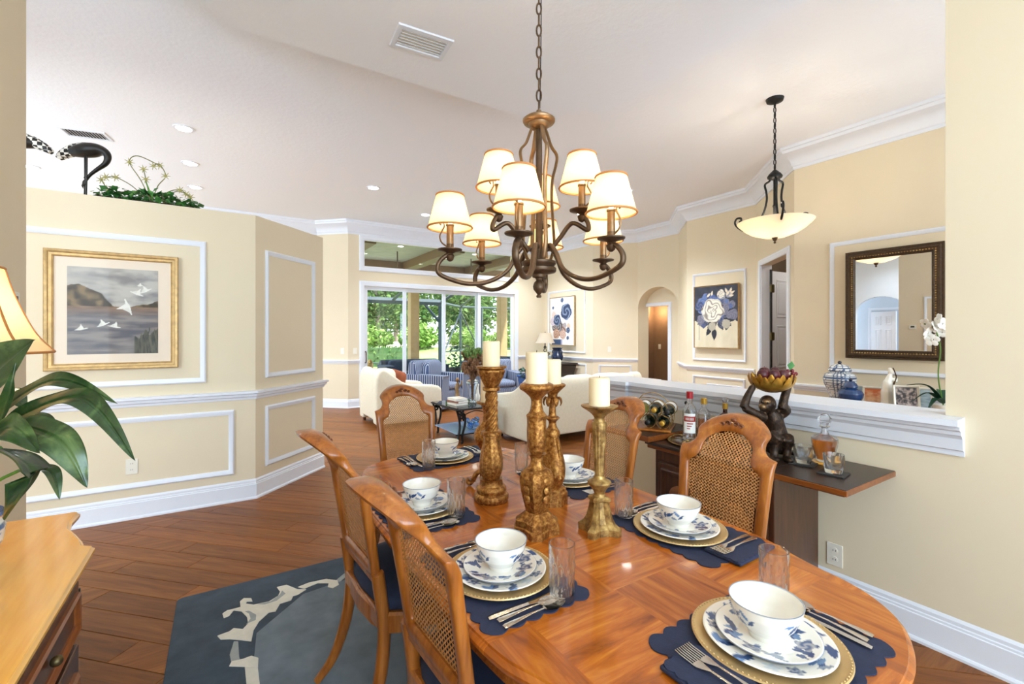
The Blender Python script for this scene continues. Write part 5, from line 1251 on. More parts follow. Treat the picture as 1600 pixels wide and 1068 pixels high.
p = bw0 @ Vector((.060,-.03,.45)); t = tag(empty('grape_bunch',(2.535+p.x,1.315+p.y,ZB+.45)),'small bunch of red grapes with a leaf on the bowl edge','fruit')
rg = random.Random(7)
for k in range(14): MB().ball((rg.uniform(-.025,.04),rg.uniform(-.025,.025),rg.uniform(-.022,.02)-.4*0),.0105,10,7).build('grape','grape',t,smooth=60)
MB().add([(0,0,.02),(.03,-.01,.045),(.02,0,.07),(-.01,.01,.05)],[(0,1,2,3)]).build('leaf','ivy_leaf',t)
# ================================================================ pictures, mirror and console on the right
def petals(u, v, cx, cy, r, n, ph=0.0):
    d = math.hypot(u-cx,v-cy)/r; a = math.atan2(v-cy,u-cx)
    e = .93+.05*math.cos(n*a+ph)+.05*fbm(u*14,v*14,1.0)
    return d/e
fp = picture_frame('canvas_picture',(6.86,4.5085,1.7395),R(-90),.803,1.041,.022,.04,'gold_frame','gold edged canvas of a cream rose on navy in a wall panel')
cv = grid_panel(.77,1.01,110,140).build('canvas','canvas_print',fp); cv.location = (0,-.03,0)
rg = random.Random(21)
ros = [(rg.uniform(-.30,.34),rg.uniform(-.20,.36),rg.uniform(.04,.09),rg.choice(['#2E3F6E','#3C5590','#28314F','#50699E','#8E8E98','#6E6A7C'])) for _ in range(46)]
lvs = [(rg.uniform(-.3,.3),rg.uniform(-.28,.0),rg.uniform(3.6,5.8),rg.uniform(.05,.09),rg.uniform(.02,.035)) for _ in range(12)]
def rose(c):
    u, v = c.x, c.z
    dark = v > -.06+.10*fbm(u*4,v*3,1.6)
    col = lerp(srgb('#23242E'),srgb('#3A3B48'),.5+fbm(u*6,v*6,1.0)) if dark else lerp(srgb('#DCCFAE'),srgb('#EADFC4'),.5+fbm(u*5,v*2,1.0))
    for x,y,an,l,w_ in lvs:
        if leafmask(u,v,x,y,an,l,w_): col = srgb('#1F2433')
    for x,y,r,cc in ros:
        q = petals(u,v,x,y,r,5,x*20)
        if q < 1 and (dark or y > -.18): k = .5+.5*math.cos(q*8+3*math.atan2(v-y,u-x)); col = lerp(srgb(cc),srgb('#A9A9B4'),.25*k)
    for x,y,an,l,w_ in ((-.02,-.29,4.7,.10,.045),(-.12,-.24,4.2,.085,.04),(.20,-.18,4.4,.05,.03),(.26,-.13,5.2,.035,.02)):
        if leafmask(u,v,x,y,an,l,w_): col = srgb('#20222C')
    for x,y,r in ((-.06,-.16,.075),(.19,-.12,.08)):
        q = petals(u,v,x,y,r,9)
        if q < 1: col = lerp(srgb('#8A8270'),srgb('#D9CFB8'),.5+.5*math.sin(q*26))
    for x,y,r,n in ((-.05,.10,.215,6),(.10,.365,.075,4)):
        q = petals(u,v,x,y,r,n,.6); a = math.atan2(v-y,u-x)
        if q < 1:
            k = .5+.5*math.cos(q*17+2.2*math.sin(3*a+q*6)+1.2*math.sin(5*a)); col = lerp(srgb('#F2E9D6'),srgb('#6E6056'),.85*max(0,k-.55)/.45+.25*(q>.9))
    for x,y,an in ((.22,.37,.9),(.27,.42,1.3),(.28,.33,.1),(.19,.42,2.0),(.30,.38,.5),(-.12,.36,.8),(-.06,.39,1.4)):
        if leafmask(u,v,x,y,an,.045,.018): col = srgb('#E6D6BC')
    if not dark and abs(((u*60)%7)-3)<.06 and v > -.42+.2*abs(fbm(int(u*60/7),2,1.7)): col = srgb('#5A544E')
    return col
paint(cv, rose)
fp2 = picture_frame('canvas_picture',(6.88,8.545,1.765),R(-90),.93,1.165,.02,.04,'gold_frame','gold edged canvas of navy blossoms in a vase beside the lamp')
cv = grid_panel(.90,1.13,90,110).build('canvas','canvas_print',fp2); cv.location = (0,-.03,0)
def vasepic(c):
    u, v = c.x, c.z; col = lerp(srgb('#E9E4DC'),srgb('#F6F3EC'),.5+fbm(u*3,v*3,1.0))
    for x,y,r,cc in ((.0,-.22,.17,'#7A4E34'),(-.12,-.10,.16,'#2E2A38'),(-.26,-.12,.13,'#4A3A3C'),(.05,-.32,.12,'#C79A80'),(-.2,-.30,.13,'#A8724E'),(-.33,.0,.12,'#C4B4C0'),(-.30,.16,.09,'#D8C0B0'),(.12,-.10,.07,'#9A8A8C'),(.26,-.12,.07,'#D6B48E')):
        q = petals(u,v,x,y,r,5,x*9)
        if q < 1: col = lerp(srgb(cc),srgb('#E8DCD4'),.45*(.5+.5*math.cos(q*12+3*math.atan2(v-y,u-x))))
    for x,y,r in ((.17,.22,.21),(-.17,.03,.15),(.24,-.22,.075),(.23,-.40,.05),(.02,.50,.06),(-.33,.33,.04)):
        q = petals(u,v,x,y,r,5,1.0)
        if q < 1: col = lerp(srgb('#283A5E'),srgb('#9FB0C8'),.7*max(0,math.cos(q*10+2*math.atan2(v-y,u-x))))
    if -.38 < u < .02 and v < -.44: col = srgb('#3B5478') if u < -.02 else srgb('#A9A6BC')
    return col
paint(cv, vasepic)
mr = picture_frame('wall_mirror',(5.795,1.84,1.7655),R(-90+2.5),.80,1.145,.095,.04,'mirror_frame','large wall mirror in an ornate dark bronze frame','mirror',[(0,0),(0,.7),(.1,.75),(.2,.7),(.26,.9),(.4,1),(.7,.75),(.78,.85),(.85,.7),(.9,.75),(.97,.55),(1,.4),(1,0)])
MB().bx(-.325,.325,-.022,-.016,-.495,.495).build('glass','mirror',mr)
mb = MB()
for k in range(30):
    for s in (-1,1): mb.ball((-.34+.68*k/29,-.030,s*.513),(.010,.006,.008),6,4)
for k in range(44):
    for s in (-1,1): mb.ball((s*.341,-.030,-.51+1.02*k/43),(.008,.006,.010),6,4)
o = mb.build('carved_beading','gilt_antique',mr,smooth=60); o['kind'] = 'stuff'
# return air grille
rgx = tag(empty('return_grille',(6.875,4.37,.50),R(-90)),'white louvred return air grille low on the far right wall','vent')
mb = MB(); frame_on(mb,(0,0),(1,0),(0,-1),-.32,.32,-.13,.13,.03,.012); mb.build('frame','trim_white',rgx,smooth=30)
for k in range(10): MB().at((0,-.006,-.095+.021*k),0,R(35)).box((0,0,0),(.58,.014,.003)).build('slat','trim_white',rgx)
# console table under the mirror
co = tag(empty('console_table',(5.42,1.45,0)),'dark console table under the mirror hidden by the half wall','table')
MB().bx(-.24,.24,-.85,.95,.705,.74).build('top','dark_wood',co,bevel=.006); MB().bx(-.21,.21,-.80,.90,.60,.705).build('apron','dark_wood',co,bevel=.004)
for sx in (-1,1):
    for y in (-.77,.87): MB().lathe(rprof([(.02,0),(.028,.05),(.018,.12),(.032,.45),(.03,.60)],4)+[(0,.60)],14,(sx*.185,y,0)).build('leg','dark_wood',co,smooth=50)
ZK = .7405
def jar(name, loc, prof, fn, label, cat, lid=None, knob=None):
    t = tag(empty(name,loc), label, cat)
    b = MB().lathe(fine(prof,.006),80).build('body','glazed_print',t,smooth=60); paint(b, fn)
    l_ = MB().lathe(fine(lid,.006),64).build('lid','glazed_print',t,smooth=60); paint(l_, fn)
    k_ = MB().ball((0,0,knob[0]),knob[1]).build('lid_knob','glazed_print',l_,smooth=60); paint(k_, lambda c: srgb('#1B2440'))
    return t
BL, WT = srgb('#44597E'), srgb('#E8EAE8')
def fret(c):
    a = math.atan2(c.y,c.x); u = a*7/PI*2; v = c.z*42
    if c.z < .02 or .26 < c.z < .275 or .36<c.z<.37: return BL
    fu, fv = u%1, v%1; iu, iv = int(u//1), int(v//1); h = (iu*7+iv*13)%4
    on = (fu<.18 or fv<.2 or (.4<fu<.58 and fv>.4 and h%2) or (.45<fv<.62 and fu>.35 and h>1))
    return BL if on else WT
jar('ginger_jar',(5.34,2.13,ZK),[(0,0),(.085,0),(.088,.02),(.085,.06),(.105,.13),(.138,.21),(.145,.255),(.13,.30),(.085,.325),(.08,.345),(.0,.345)],fret,'blue and white fretwork ginger jar with lid on the console','jar',[(.10,.335),(.104,.345),(.10,.355),(.092,.362),(.075,.385),(.04,.402),(0,.408)],(.42,.018))
cob = srgb('#1E3F6E')
jar('blue_jar',(5.16,1.965,ZK),[(0,0),(.06,0),(.062,.015),(.075,.05),(.10,.10),(.105,.135),(.085,.17),(.05,.185),(.048,.20),(0,.20)],lambda c: cob,'smaller solid cobalt blue lidded jar beside the ginger jar','jar',[(.052,.19),(.062,.197),(.06,.21),(.045,.235),(.03,.25),(0,.255)],(.268,.017))
# figurine
fg = tag(empty('porcelain_figurine',(5.22,1.69,ZK),R(-32.5)),'tall slender white porcelain lady figurine with crane','figurine')
mb = MB(); mb.tube(spline([(0,0,0),(-.01,0,.10),(-.012,0,.20),(.0,0,.28),(.02,0,.335)],5),[.055]+[.05]*4+[.045]*5+[.038]*5+[.03,.026,.024,.022,.02]+[.016],14); mb.ball((.028,0,.36),(.022,.022,.028)).ball((.022,.006,.388),(.018,.016,.014))
mb.tube(spline([(.02,-.01,.31),(.055,-.03,.27),(.05,-.02,.33)],4),.011,8); mb.ball((.06,0,.05),(.035,.03,.045)).tube(spline([(.06,0,.08),(.065,0,.12),(.055,0,.14)],4),.010,8).tube(spline([(.06,0,.03),(.10,0,.02),(.13,0,.012)],4),[.02]*5+[.008]*4,8)
organic('body',mb,'china_white',fg,.006,4)
MB().tube(spline([(.03,-.02,.40),(.04,-.03,.36),(.05,-.03,.31),(.03,-.03,.25),(.025,-.03,.20)],5),[.006]*8+[.009]*8+[.004]*5,7,flat=.5).build('ribbon','bronze',fg,smooth=60)
# photo frames
def photo(loc, rz, w, h, label, fn, tilt=10):
    t = tag(empty('photo_frame',(loc[0],loc[1],loc[2]+.004)), label, 'picture frame', 'photo frames on the console'); t.rotation_euler = (R(-tilt),0,rz)
    mb = MB(); frame_on(mb,(0,0),(1,0),(0,-1),-w/2,w/2,0,h,.022,.014); mb.build('frame','silver_pale',t,smooth=30)
    p = grid_panel(w-.04,h-.04,40,50).build('photo','under_glass',t); p.location = (0,-.006,h/2); paint(p, fn)
    MB().bx(-w/2+.004,w/2-.004,-.001,.004,.004,h-.004).build('backing','cap_black',t)
    MB().add([(-.03,.0,h*.6),(.03,.0,h*.6),(.03,h*.32,0),(-.03,h*.32,0)],[(0,1,2,3)]).build('easel','cap_black',t)
plain('silver_pale','#DCD6C8',.3,.3)
photo((5.30,1.83,ZK),R(-70),.17,.20,'small photo frame showing an orange sunset sky',lambda c: lerp(srgb('#F2C79A'),srgb('#C8622C'),.5+c.z*7+.6*fbm(c.x*20,c.z*30,1)))
photo((5.16,1.53,ZK),R(-58),.19,.25,'photo frame with a dark couple portrait in front of the mirror',lambda c: lerp(srgb('#3A3436'),srgb('#B9A79E'),.35+1.3*fbm(c.x*30,c.z*26,1.3)))
photo((5.36,1.72,ZK),R(-75),.16,.19,'plain cream photo frame behind the porcelain figurine',lambda c: lerp(srgb('#B7B09A'),srgb('#D6D0BE'),.5+fbm(c.x*10,c.z*10,1)))
photo((5.36,1.50,ZK),R(-60),.20,.22,'grey landscape photo frame behind the orchid leaves',lambda c: lerp(srgb('#6E8084'),srgb('#A8B4B4'),.5+fbm(c.x*10,c.z*30,1)))
photo((5.42,1.96,ZK),R(-80),.15,.19,'grey photo frame behind the cobalt jar',lambda c: lerp(srgb('#8A9A98'),srgb('#B8C2BE'),.5+fbm(c.x*10,c.z*30,1)))
# orchid
oc = tag(empty('potted_orchid',(5.24,1.31,ZK)),'white orchid with dark green strap leaves cropped by the wall edge','plant')
MB().lathe([(0,0),(.05,0),(.07,.05),(.075,.10),(.07,.105),(.062,.095),(0,.09)],28).build('pot','china_white',oc,smooth=50)
plain('orchid_leaf','#1F4A34',.35,var=.2); plain('petal_white','#F4F2EA',.5,var=.02)
for bs,md,tp_,w_ in (((0,0,.11),(-.06,.09,.26),(-.10,.22,.26),.035),((0,0,.11),(-.08,.08,.20),(-.12,.18,.12),.04),((0,0,.11),(.05,-.10,.24),(.08,-.20,.18),.04),((0,0,.11),(.10,.04,.22),(.18,.05,.14),.035),((0,0,.11),(-.09,.02,.16),(-.17,.06,.06),.035)):
    leaf(oc,bs,md,tp_,0,w_,.1,.2,'orchid_leaf')
MB().tube(spline([(0,0,.1),(-.01,.03,.35),(.0,.02,.60),(-.02,.06,.78),(-.03,.12,.80)],6),.005,6).build('stem','leaf_stem',oc,smooth=60)
rg = random.Random(3)
for k,(x,y,z) in enumerate(((-.02,.05,.78),(-.03,.11,.80),(.0,.01,.73),(-.04,.09,.72),(-.02,.03,.84),(-.05,.06,.66),(-.01,.0,.80))):
    mb = MB()
    for j in range(5):
        a = 2*PI*j/5+k; mb.at((x,y,z),k*.9,R(70),R(10*k)); mb.ball((.032*math.cos(a),.032*math.sin(a),0),(.030,.022,.006),8,5)
    mb.ball((0,0,.008),.009,6,4); mb.build('blossom','petal_white',oc,smooth=60)

# ================================================================ great room furniture
plain('cream_fabric','#E4DAC2',.9,var=.04,scale=30,bump=.3,bscale=300)
m = N('stripe_fabric'); sp3 = m.n('SeparateXYZ', ins={0:m.coord()}); s_ = m.math('SINE', m.math('MULTIPLY', m.math('ADD',sp3.outputs[0],m.math('MULTIPLY',sp3.outputs[1],.35)), 330.0))
m.pbsdf(Base_Color=m.ramp(s_,[(.42,'#3E4D6E'),(.58,'#B9BDC8')]),Roughness=.9)
plain('denim','#3E5F9A',.9,var=.15,scale=30); plain('lanai_navy','#222E48',.8,var=.2,scale=10); plain('wicker_dark','#241c18',.7,var=.3,scale=60)
def pad(x0,x1,y0,y1,z0,z1,r=.05):
    """soft cushion: super-ellipsoid block"""
    c = ((x0+x1)/2,(y0+y1)/2,(z0+z1)/2); h = ((x1-x0)/2,(y1-y0)/2,(z1-z0)/2); mb = MB(); n,mm_ = 20,10; L = []
    def f(v,e): return math.copysign(abs(v)**e,v)
    for i in range(1,mm_):
        t = -PI/2+PI*i/mm_
        L.append([(c[0]+h[0]*f(math.cos(t),.35)*f(math.cos(2*PI*j/n),.35), c[1]+h[1]*f(math.cos(t),.35)*f(math.sin(2*PI*j/n),.35), c[2]+h[2]*f(math.sin(t),.6)) for j in range(n)])
    return mb.loops(L,cap=True)
def side_shape(P, x0, x1):
    """outline in (y,z) extruded along x"""
    return MB().loops([[(x0,y,z) for y,z in P],[(x1,y,z) for y,z in P]],cap=True)
def sofa(name, loc, rz, w, label, cat, mat, n=2, h=.86, d=.95, arm='slope', group=None):
    """local: faces +y, back at y=0, width along x centred"""
    t = tag(empty(name,loc,rz), label, cat, group); a = .20
    bk = [(0,.12),(0,.70),(.02,h-.06),(.07,h),(.15,h),(.20,h-.05),(.24,.45),(.24,.12)]
    side_shape([(y,z) for y,z in bk],-w/2+.04,w/2-.04).build('back',mat,t,smooth=40,bevel=.04,seg=3)
    side_shape([(.2,.08),(.2,.40),(d-.06,.40),(d-.02,.36),(d-.02,.08)],-w/2+a*.6,w/2-a*.6).build('base',mat,t,bevel=.02)
    if arm == 'slope': P = [(0,.06),(-.01,.66),(.02,h-.06),(.08,h+.01),(.16,h+.0),(.30,h-.10),(.50,.67),(d-.12,.62),(d-.03,.58),(d,.50),(d,.06)]
    else: P = [(.0,.06),(0,.62),(.05,.67),(d-.05,.67),(d,.60),(d,.06)]
    P = [(y,z) for y,z,_ in spline([(y,z,0) for y,z in P],3)]
    for s in (-1,1): side_shape(P,s*(w/2-a),s*w/2).build('arm',mat,t,smooth=40,bevel=.05,seg=3)
    cw = (w-2*a)/n
    for k in range(n):
        x0 = -w/2+a+k*cw; pad(x0+.005,x0+cw-.005,.22,d-.0,.38,.52).build('seat_cushion',mat,t,smooth=60)
        pad(x0+.01,x0+cw-.01,.18,.40,.48,h+.0).build('back_cushion',mat,t,smooth=60)
    for sx in (-1,1):
        for y in (.06,d-.08): MB().lathe([(0,0),(.022,0),(.03,.08),(0,.08)],10,(sx*(w/2-.09),y,0)).build('foot','dark_wood',t,smooth=40)
    return t
sofa('cream_armchair',(1.97,7.42,0),R(-90),1.0,'large cream upholstered armchair seen from its side near the sliding doors','armchair','cream_fabric',1,h=.89,d=1.08)
sofa('cream_sofa',(4.33,4.72,0),0,2.08,'cream upholstered sofa with its back to the dining room behind the half wall','sofa','cream_fabric',3,h=.87)
sofa('striped_armchair',(3.40,8.80,0),R(-152),.86,'blue and white striped armchair in front of the sliding doors','armchair','stripe_fabric',1,h=.94,d=.9,arm='roll')
sofa('striped_armchair',(4.95,8.60,0),R(-190),.86,'striped armchair behind the candlesticks at the right door','armchair','stripe_fabric',1,h=.92,d=.9,arm='roll')
# throw pillow on the sofa
t = MB(); p = pad(-.2,.2,-.06,.06,-.2,.2).build('throw_pillow','terracotta',smooth=60); p.location = (2.42,7.40,.66); p.rotation_euler = (R(-12),R(10),R(-70)); tag(p,'rust coloured throw pillow on the large cream armchair','pillow')
# coffee table
ct = tag(empty('coffee_table',(2.86,5.82,0)),'glass topped coffee table with black iron scroll legs','table')
MB().bx(-.29,.29,-.43,.43,.445,.462).build('top_frame','iron_black',ct,bevel=.004); MB().bx(-.275,.275,-.415,.415,.462,.470).build('glass_top','clear_glass',ct)
MB().bx(-.25,.25,-.39,.39,.125,.135).build('shelf','shelf_blue',ct); 
for y in (-.40,.40): MB().bx(-.28,.28,y-.008,y+.008,.118,.134).build('shelf_rail','iron_black',ct)
for sx in (-1,1):
    for sy in (-1,1):
        for k,dx in enumerate((0,-.10)):
            pts = [(sx*(.30+dx*(.4 if k else 1)),sy*.42,.445),(sx*(.27+dx),sy*.42,.36),(sx*(.25+dx*.8),sy*.42,.24),(sx*(.27+dx*.6),sy*.42,.12),(sx*(.31+dx),sy*.42,.03),(sx*(.33+dx),sy*.42,.012)]
            MB().tube([(x*.88,y*.95,z) for x,y,z in spline(pts,6)],.021,8,flat=.7).build('scroll_leg','iron_black',ct,smooth=60)
        cx_,cz_ = sx*.20,.37
        MB().tube([(cx_+.045*(1-i/24)*math.cos(R(28*i)),sy*.42,cz_+.045*(1-i/24)*math.sin(R(28*i))) for i in range(20)],.014,6).build('scroll','iron_black',ct,smooth=60)
MB().tube(spline([(-.2,-.42,.37),(-.1,-.42,.41),(0,-.42,.43),(.1,-.42,.41),(.2,-.42,.37)],5),.007,6).build('scroll_stretcher','iron_black',ct,smooth=60)
ZT2 = .4705
bwl = tag(empty('glass_bowl',(2.93,5.62,.1355)),'clear glass bowl on the lower shelf of the coffee table','bowl')
MB().lathe([(0,.0),(.05,.0),(.09,.03),(.12,.08),(.116,.08),(.086,.034),(.048,.006),(0,.006)],28).build('bowl','clear_glass',bwl,smooth=50)
for k,(x,y,z,r) in enumerate(((-.04,-.02,.055,.045),(.045,-.03,.055,.045),(.0,.045,.055,.045),(-.075,.01,.125,.04),(.07,.01,.125,.042),(.0,-.02,.115,.036))):
    o = MB().ball((0,0,0),r,16,10).build('glass_ball','blue_glass',smooth=60); o.location = (2.93+x,5.62+y,.1355+z)
    tag(o,['front left blue glass ball in the bowl','front right blue glass ball in the bowl','rear blue glass ball in the bowl','upper left blue glass ball in the bowl','upper right blue glass ball in the bowl','top middle blue glass ball in the bowl'][k],'ornament','blue glass balls')
plain('book_cream','#E2D8C4',.7); plain('book_brown','#8A5A44',.6)
for k,(z,dx,rz,mt) in enumerate(((0,0,.1,'book_cream'),(.031,.01,.25,'book_brown'),(.062,-.005,.05,'book_cream'))):
    b = tag(empty('book',(2.78,5.78,ZT2+z),rz),['bottom book of the stack on the coffee table','middle brown book of the stack on the coffee table','top cream book of the stack on the coffee table'][k],'book','books on the coffee table')
    MB().bx(-.09,.09,-.12,.12,.003,.027).build('pages','label_white',b); MB().bx(-.093,.093,-.123,.123,0,.003).bx(-.093,.093,-.123,.123,.027,.030).bx(-.094,-.09,-.123,.123,.0,.030).build('cover',mt,b)
vs_ = tag(empty('dried_flower_vase',(2.99,5.74,ZT2)),'clear glass vase of tall dried brown flowers on the coffee table','vase')
MB().lathe([(0,.02),(.05,.02),(.05,.0),(.062,.0),(.05,.03),(.045,.08),(.06,.2),(.085,.28),(.088,.32),(.06,.345),(.058,.345),(.084,.318),(.08,.28),(.055,.2),(.04,.08),(.042,.03),(0,.026)],28).build('vase','pale_blue_glass',vs_,smooth=50)
plain('dried_brown','#7A5638',.9,var=.4,scale=30); plain('dried_green','#5E7A3A',.9,var=.3,scale=30)
rg = random.Random(9)
for k in range(60):
    a = rg.uniform(0,6.28); q = rg.uniform(.02,.17); h_ = rg.uniform(.46,.76); x,y = q*math.cos(a),q*math.sin(a)
    s = MB().tube(spline([(x*.05,y*.05,.03),(x*.2,y*.2,.34),(x,y,h_)],3),.003,5).build('stem','dried_brown',vs_)
    mb = MB(); 
    for j in range(7): mb.ball((x+rg.uniform(-.03,.03),y+rg.uniform(-.03,.03),h_+rg.uniform(-.05,.03)),(rg.uniform(.014,.026),rg.uniform(.014,.026),rg.uniform(.02,.04)),6,4)
    mb.build('flower_head','dried_green' if h_>.69 else 'dried_brown',s,smooth=60)
mb = MB(); mb.tube(spline([(0,0,0),(.0,0,.10),(-.01,0,.2),(.01,0,.27)],4),[.05,.045,.04,.035,.032,.03,.03,.03,.03,.028,.025,.02,.02],10).ball((.0,0,.31),(.03,.03,.035)).tube(spline([(0,0,.25),(.06,0,.22),(.07,0,.30)],4),.012,8)
tag(organic('carved_figure',mb,'bronze_light',None,.008,4),'small carved brown figure beside the dried flowers','figurine').location = (2.92,6.08,ZT2)
mb = MB(); mb.tube(spline([(0,0,0),(.01,0,.1),(0,0,.22)],4),[.035]*5+[.022]*4,10).ball((0,0,.25),.03)
tag(organic('white_figure',mb,'china_white',None,.008,4),'small white figure right of the glass vase on the coffee table','figurine').location = (3.10,5.80,ZT2)
# planter with ivy behind the sofas
bp_ = tag(empty('blue_planter',(5.0,7.15,0)),'blue square planter with trailing dark leaves beside the striped chair','planter')
MB().loops([[(sx*r,sy*r,z) for sx,sy in ((-1,-1),(1,-1),(1,1),(-1,1))] for r,z in ((.13,.0),(.19,.62),(.21,.64),(.21,.67),(.17,.67),(.16,.6))],cap=True).build('pot','denim',bp_,bevel=.01)
mb = MB()
for k in range(70):
    mb.at((rg.uniform(-.26,.26),rg.uniform(-.26,.26),rg.uniform(.62,.80)),rg.uniform(0,6),rg.uniform(-1,1),rg.uniform(-.8,.8)); s=.05; mb.add([(0,-s,0),(s*.6,0,.01),(0,s*1.2,0),(-s*.6,0,.01)],[(0,1,2),(0,2,3)])
o = mb.build('leaves','orchid_leaf',bp_); o['kind'] = 'stuff'
# dark chest, lamp, vase under the blossom canvas
cs_ = tag(empty('dark_chest',(6.60,8.52,0)),'dark bombe chest under the blossom canvas','chest')
MB().loops([[(sx*a,sy*b,z) for sx,sy in ((-1,-1),(1,-1),(1,1),(-1,1))] for a,b,z in ((.17,.48,.0),(.17,.48,.08),(.22,.52,.35),(.20,.50,.58),(.23,.54,.72),(.23,.54,.76))],cap=True).build('body','chest_dark',cs_,bevel=.012)
MB().bx(-.25,.25,-.57,.57,.76,.80).build('top','chest_dark',cs_,bevel=.008)
for z in (.22,.5): 
    MB().bx(-.23,-.215,-.42,.42,z-.11,z+.11).build('drawer','chest_dark',cs_,bevel=.004)
    for y in (-.2,.2): MB().ball((-.24,y,z),.014).build('knob','brass_old',cs_,smooth=60)
sl = tag(empty('scroll_lamp',(6.58,8.84,.8005)),'table lamp with wrought iron scroll base and cream bell shade','lamp')
MB().lathe([(0,0),(.08,0),(.08,.015),(.02,.03),(0,.03)],20).build('foot','iron_black',sl,smooth=40)
for s in (-1,1):
    MB().tube(spline([(0,s*.0,.03),(0,s*.07,.10),(0,s*.02,.2),(0,s*-.05,.26),(0,s*.02,.36),(0,s*.05,.32)],6),.010,6).build('scroll','iron_black',sl,smooth=60)
    MB().tube([(0,s*(.13+.05*(1-i/22)*math.cos(R(28*i))),.17+.05*(1-i/22)*math.sin(R(28*i))) for i in range(18)],.008,6).build('scroll','iron_black',sl,smooth=60)
MB().lathe([(0,.36),(.012,.36),(.012,.47),(0,.47)],10).build('stem','iron_black',sl)
mb = MB(); mb.loops([[(r*math.cos(2*PI*i/24),r*math.sin(2*PI*i/24),z) for i in range(24)] for r,z in rprof([(.24,.44),(.19,.53),(.155,.62),(.14,.68)],3)]); mb.build('shade','shade_white',sl,smooth=60)
MB().ball((0,0,.70),.012).build('finial','bronze',sl,smooth=60)
bvz = tag(empty('dark_blue_vase',(6.55,8.33,.8005)),'dark blue rounded vase on the chest','vase')
MB().lathe(rprof([(.06,0),(.12,.06),(.14,.14),(.10,.22),(.09,.28),(.13,.34)],4)+[(.12,.335),(.08,.28),(0,.26)],28).build('vase','navy_glaze',bvz,smooth=60)
for s in (-1,1): MB().tube(spline([(0,s*.09,.30),(0,s*.17,.26),(0,s*.15,.15),(0,s*.12,.13)],5),.014,7).build('handle','navy_glaze',bvz,smooth=60)
# ================================================================ lanai and garden beyond the glass
struct(MB().bx(-2,12,9.48,16.2,-.10,-.03).build('floor_lanai','lanai_floor'),'pale paved lanai floor')
struct(MB().bx(2.2,8.2,9.48,13.2,3.55,3.7).build('ceiling_lanai','lanai_ceiling'),'tan textured lanai ceiling')
struct(MB().bx(2.2,8.2,12.9,13.2,3.15,3.55).build('trim_lanai_fascia','lanai_beam'))
for k,x in enumerate((2.55,4.6,6.6)): 
    o = MB().bx(x-.16,x+.16,9.5,12.9,3.33,3.55).build('ceiling_beam','lanai_beam',bevel=.01); tag(o,['left','middle','right'][k]+' brown ceiling beam of the lanai seen through the transom','beam','lanai ceiling beams')
for k,(x,y) in enumerate(((4.62,12.5),(7.7,12.7))):
    t = tag(empty('lanai_column',(x,y,-.03)),['tan lanai column seen between the left glass panels','tan lanai column at the right edge of the glass doors'][k],'column','lanai columns')
    MB().bx(-.13,.13,-.13,.13,0,2.98).build('shaft','lanai_tan',t,bevel=.01); MB().bx(-.16,.16,-.16,.16,0,.12).build('base','lanai_tan',t,bevel=.01)
for k,(x,y) in enumerate(((3.75,11.3),(5.85,11.3))):
    fn_ = tag(empty('ceiling_fan',(x,y,2.62)),['left','right'][k]+' dark ceiling fan hanging on the lanai','ceiling fan','lanai ceiling fans')
    MB().lathe([(0,.0),(.10,.0),(.12,.04),(.08,.10),(.02,.12),(.015,.93),(0,.93)],18).build('motor','bronze',fn_,smooth=40)
    for j in range(5):
        a = 2*PI*j/5+.4*k; MB().at((0,0,.04),a,R(10)).bx(.12,.62,-.06,.06,-.004,.004).build('blade','bronze',fn_,bevel=.003)
cage = tag(empty('screen_cage'),'dark metal pool cage framing beyond the lanai','frame')
def bar(a, b, w_=.05): MB().tube([a,b],w_,4).build('bar','cage_dark',cage)
ZG = 2.62
for p0,p1,w_ in (((3.0,15.6,ZG),(6.8,15.6,ZG),.11),((6.8,15.6,-.03),(6.8,15.6,ZG),.085),((6.8,15.6,ZG),(8.6,17.6,ZG),.05),((8.6,17.6,-.03),(8.6,17.6,ZG),.06),((8.6,17.6,ZG),(11.2,17.6,ZG),.05),((9.6,17.6,-.03),(9.6,17.6,ZG),.09),((11.2,17.6,-.03),(11.2,17.6,ZG),.06),
    ((0,15.6,ZG),(3.0,15.6,ZG),.11),((6.8,15.6,ZG),(7.4,13.2,3.5),.06),((5.0,15.6,ZG),(5.4,13.2,3.5),.06),((3.0,15.6,ZG),(3.4,13.2,3.5),.06),((8.6,17.6,ZG),(8.0,13.2,3.5),.05),((11.2,17.6,ZG),(8.4,13.2,3.5),.05),
    ((6.2,15.6,ZG-.1),(6.8,15.6,ZG-.75),.05),((6.9,15.7,.55),(8.6,17.6,2.4),.035),((8.6,17.6,2.4),(9.6,17.6,.6),.03),((6.8,15.6,.78),(8.6,17.6,.78),.035),((8.6,17.6,.78),(11.2,17.6,.78),.035),((0,15.6,.78),(6.8,15.6,.3),.02)): bar(p0,p1,w_)
def lounge(loc, rz, label): 
    return sofa('lanai_sofa',loc,rz,1.7,label,'sofa','lanai_navy',2,h=.80,d=.85,arm='roll')
lounge((4.35,12.2,-.03),R(180),'dark navy lanai sofa seen through the left glass panel')
lounge((7.1,12.4,-.03),R(150),'dark navy lanai sofa seen through the middle glass panels')
o = tag(empty('patio_pouf',(5.75,10.6,-.03)),'round blue patio ottoman outside the glass','ottoman'); MB().lathe(rprof([(.30,0),(.34,.08),(.36,.3),(.30,.40),(.1,.43)],4)+[(0,.43)],28).build('cushion','denim',o,smooth=60); MB().lathe([(0,0),(.28,0),(.28,.03),(0,.03)],24).build('base','wicker_dark',o)
pp = tag(empty('patio_plant',(6.45,13.6,-.03)),'dark potted plant by the cage post','plant'); MB().lathe([(0,0),(.16,0),(.22,.4),(.2,.4),(0,.36)],20).build('pot','wicker_dark',pp,smooth=40); mb = MB()
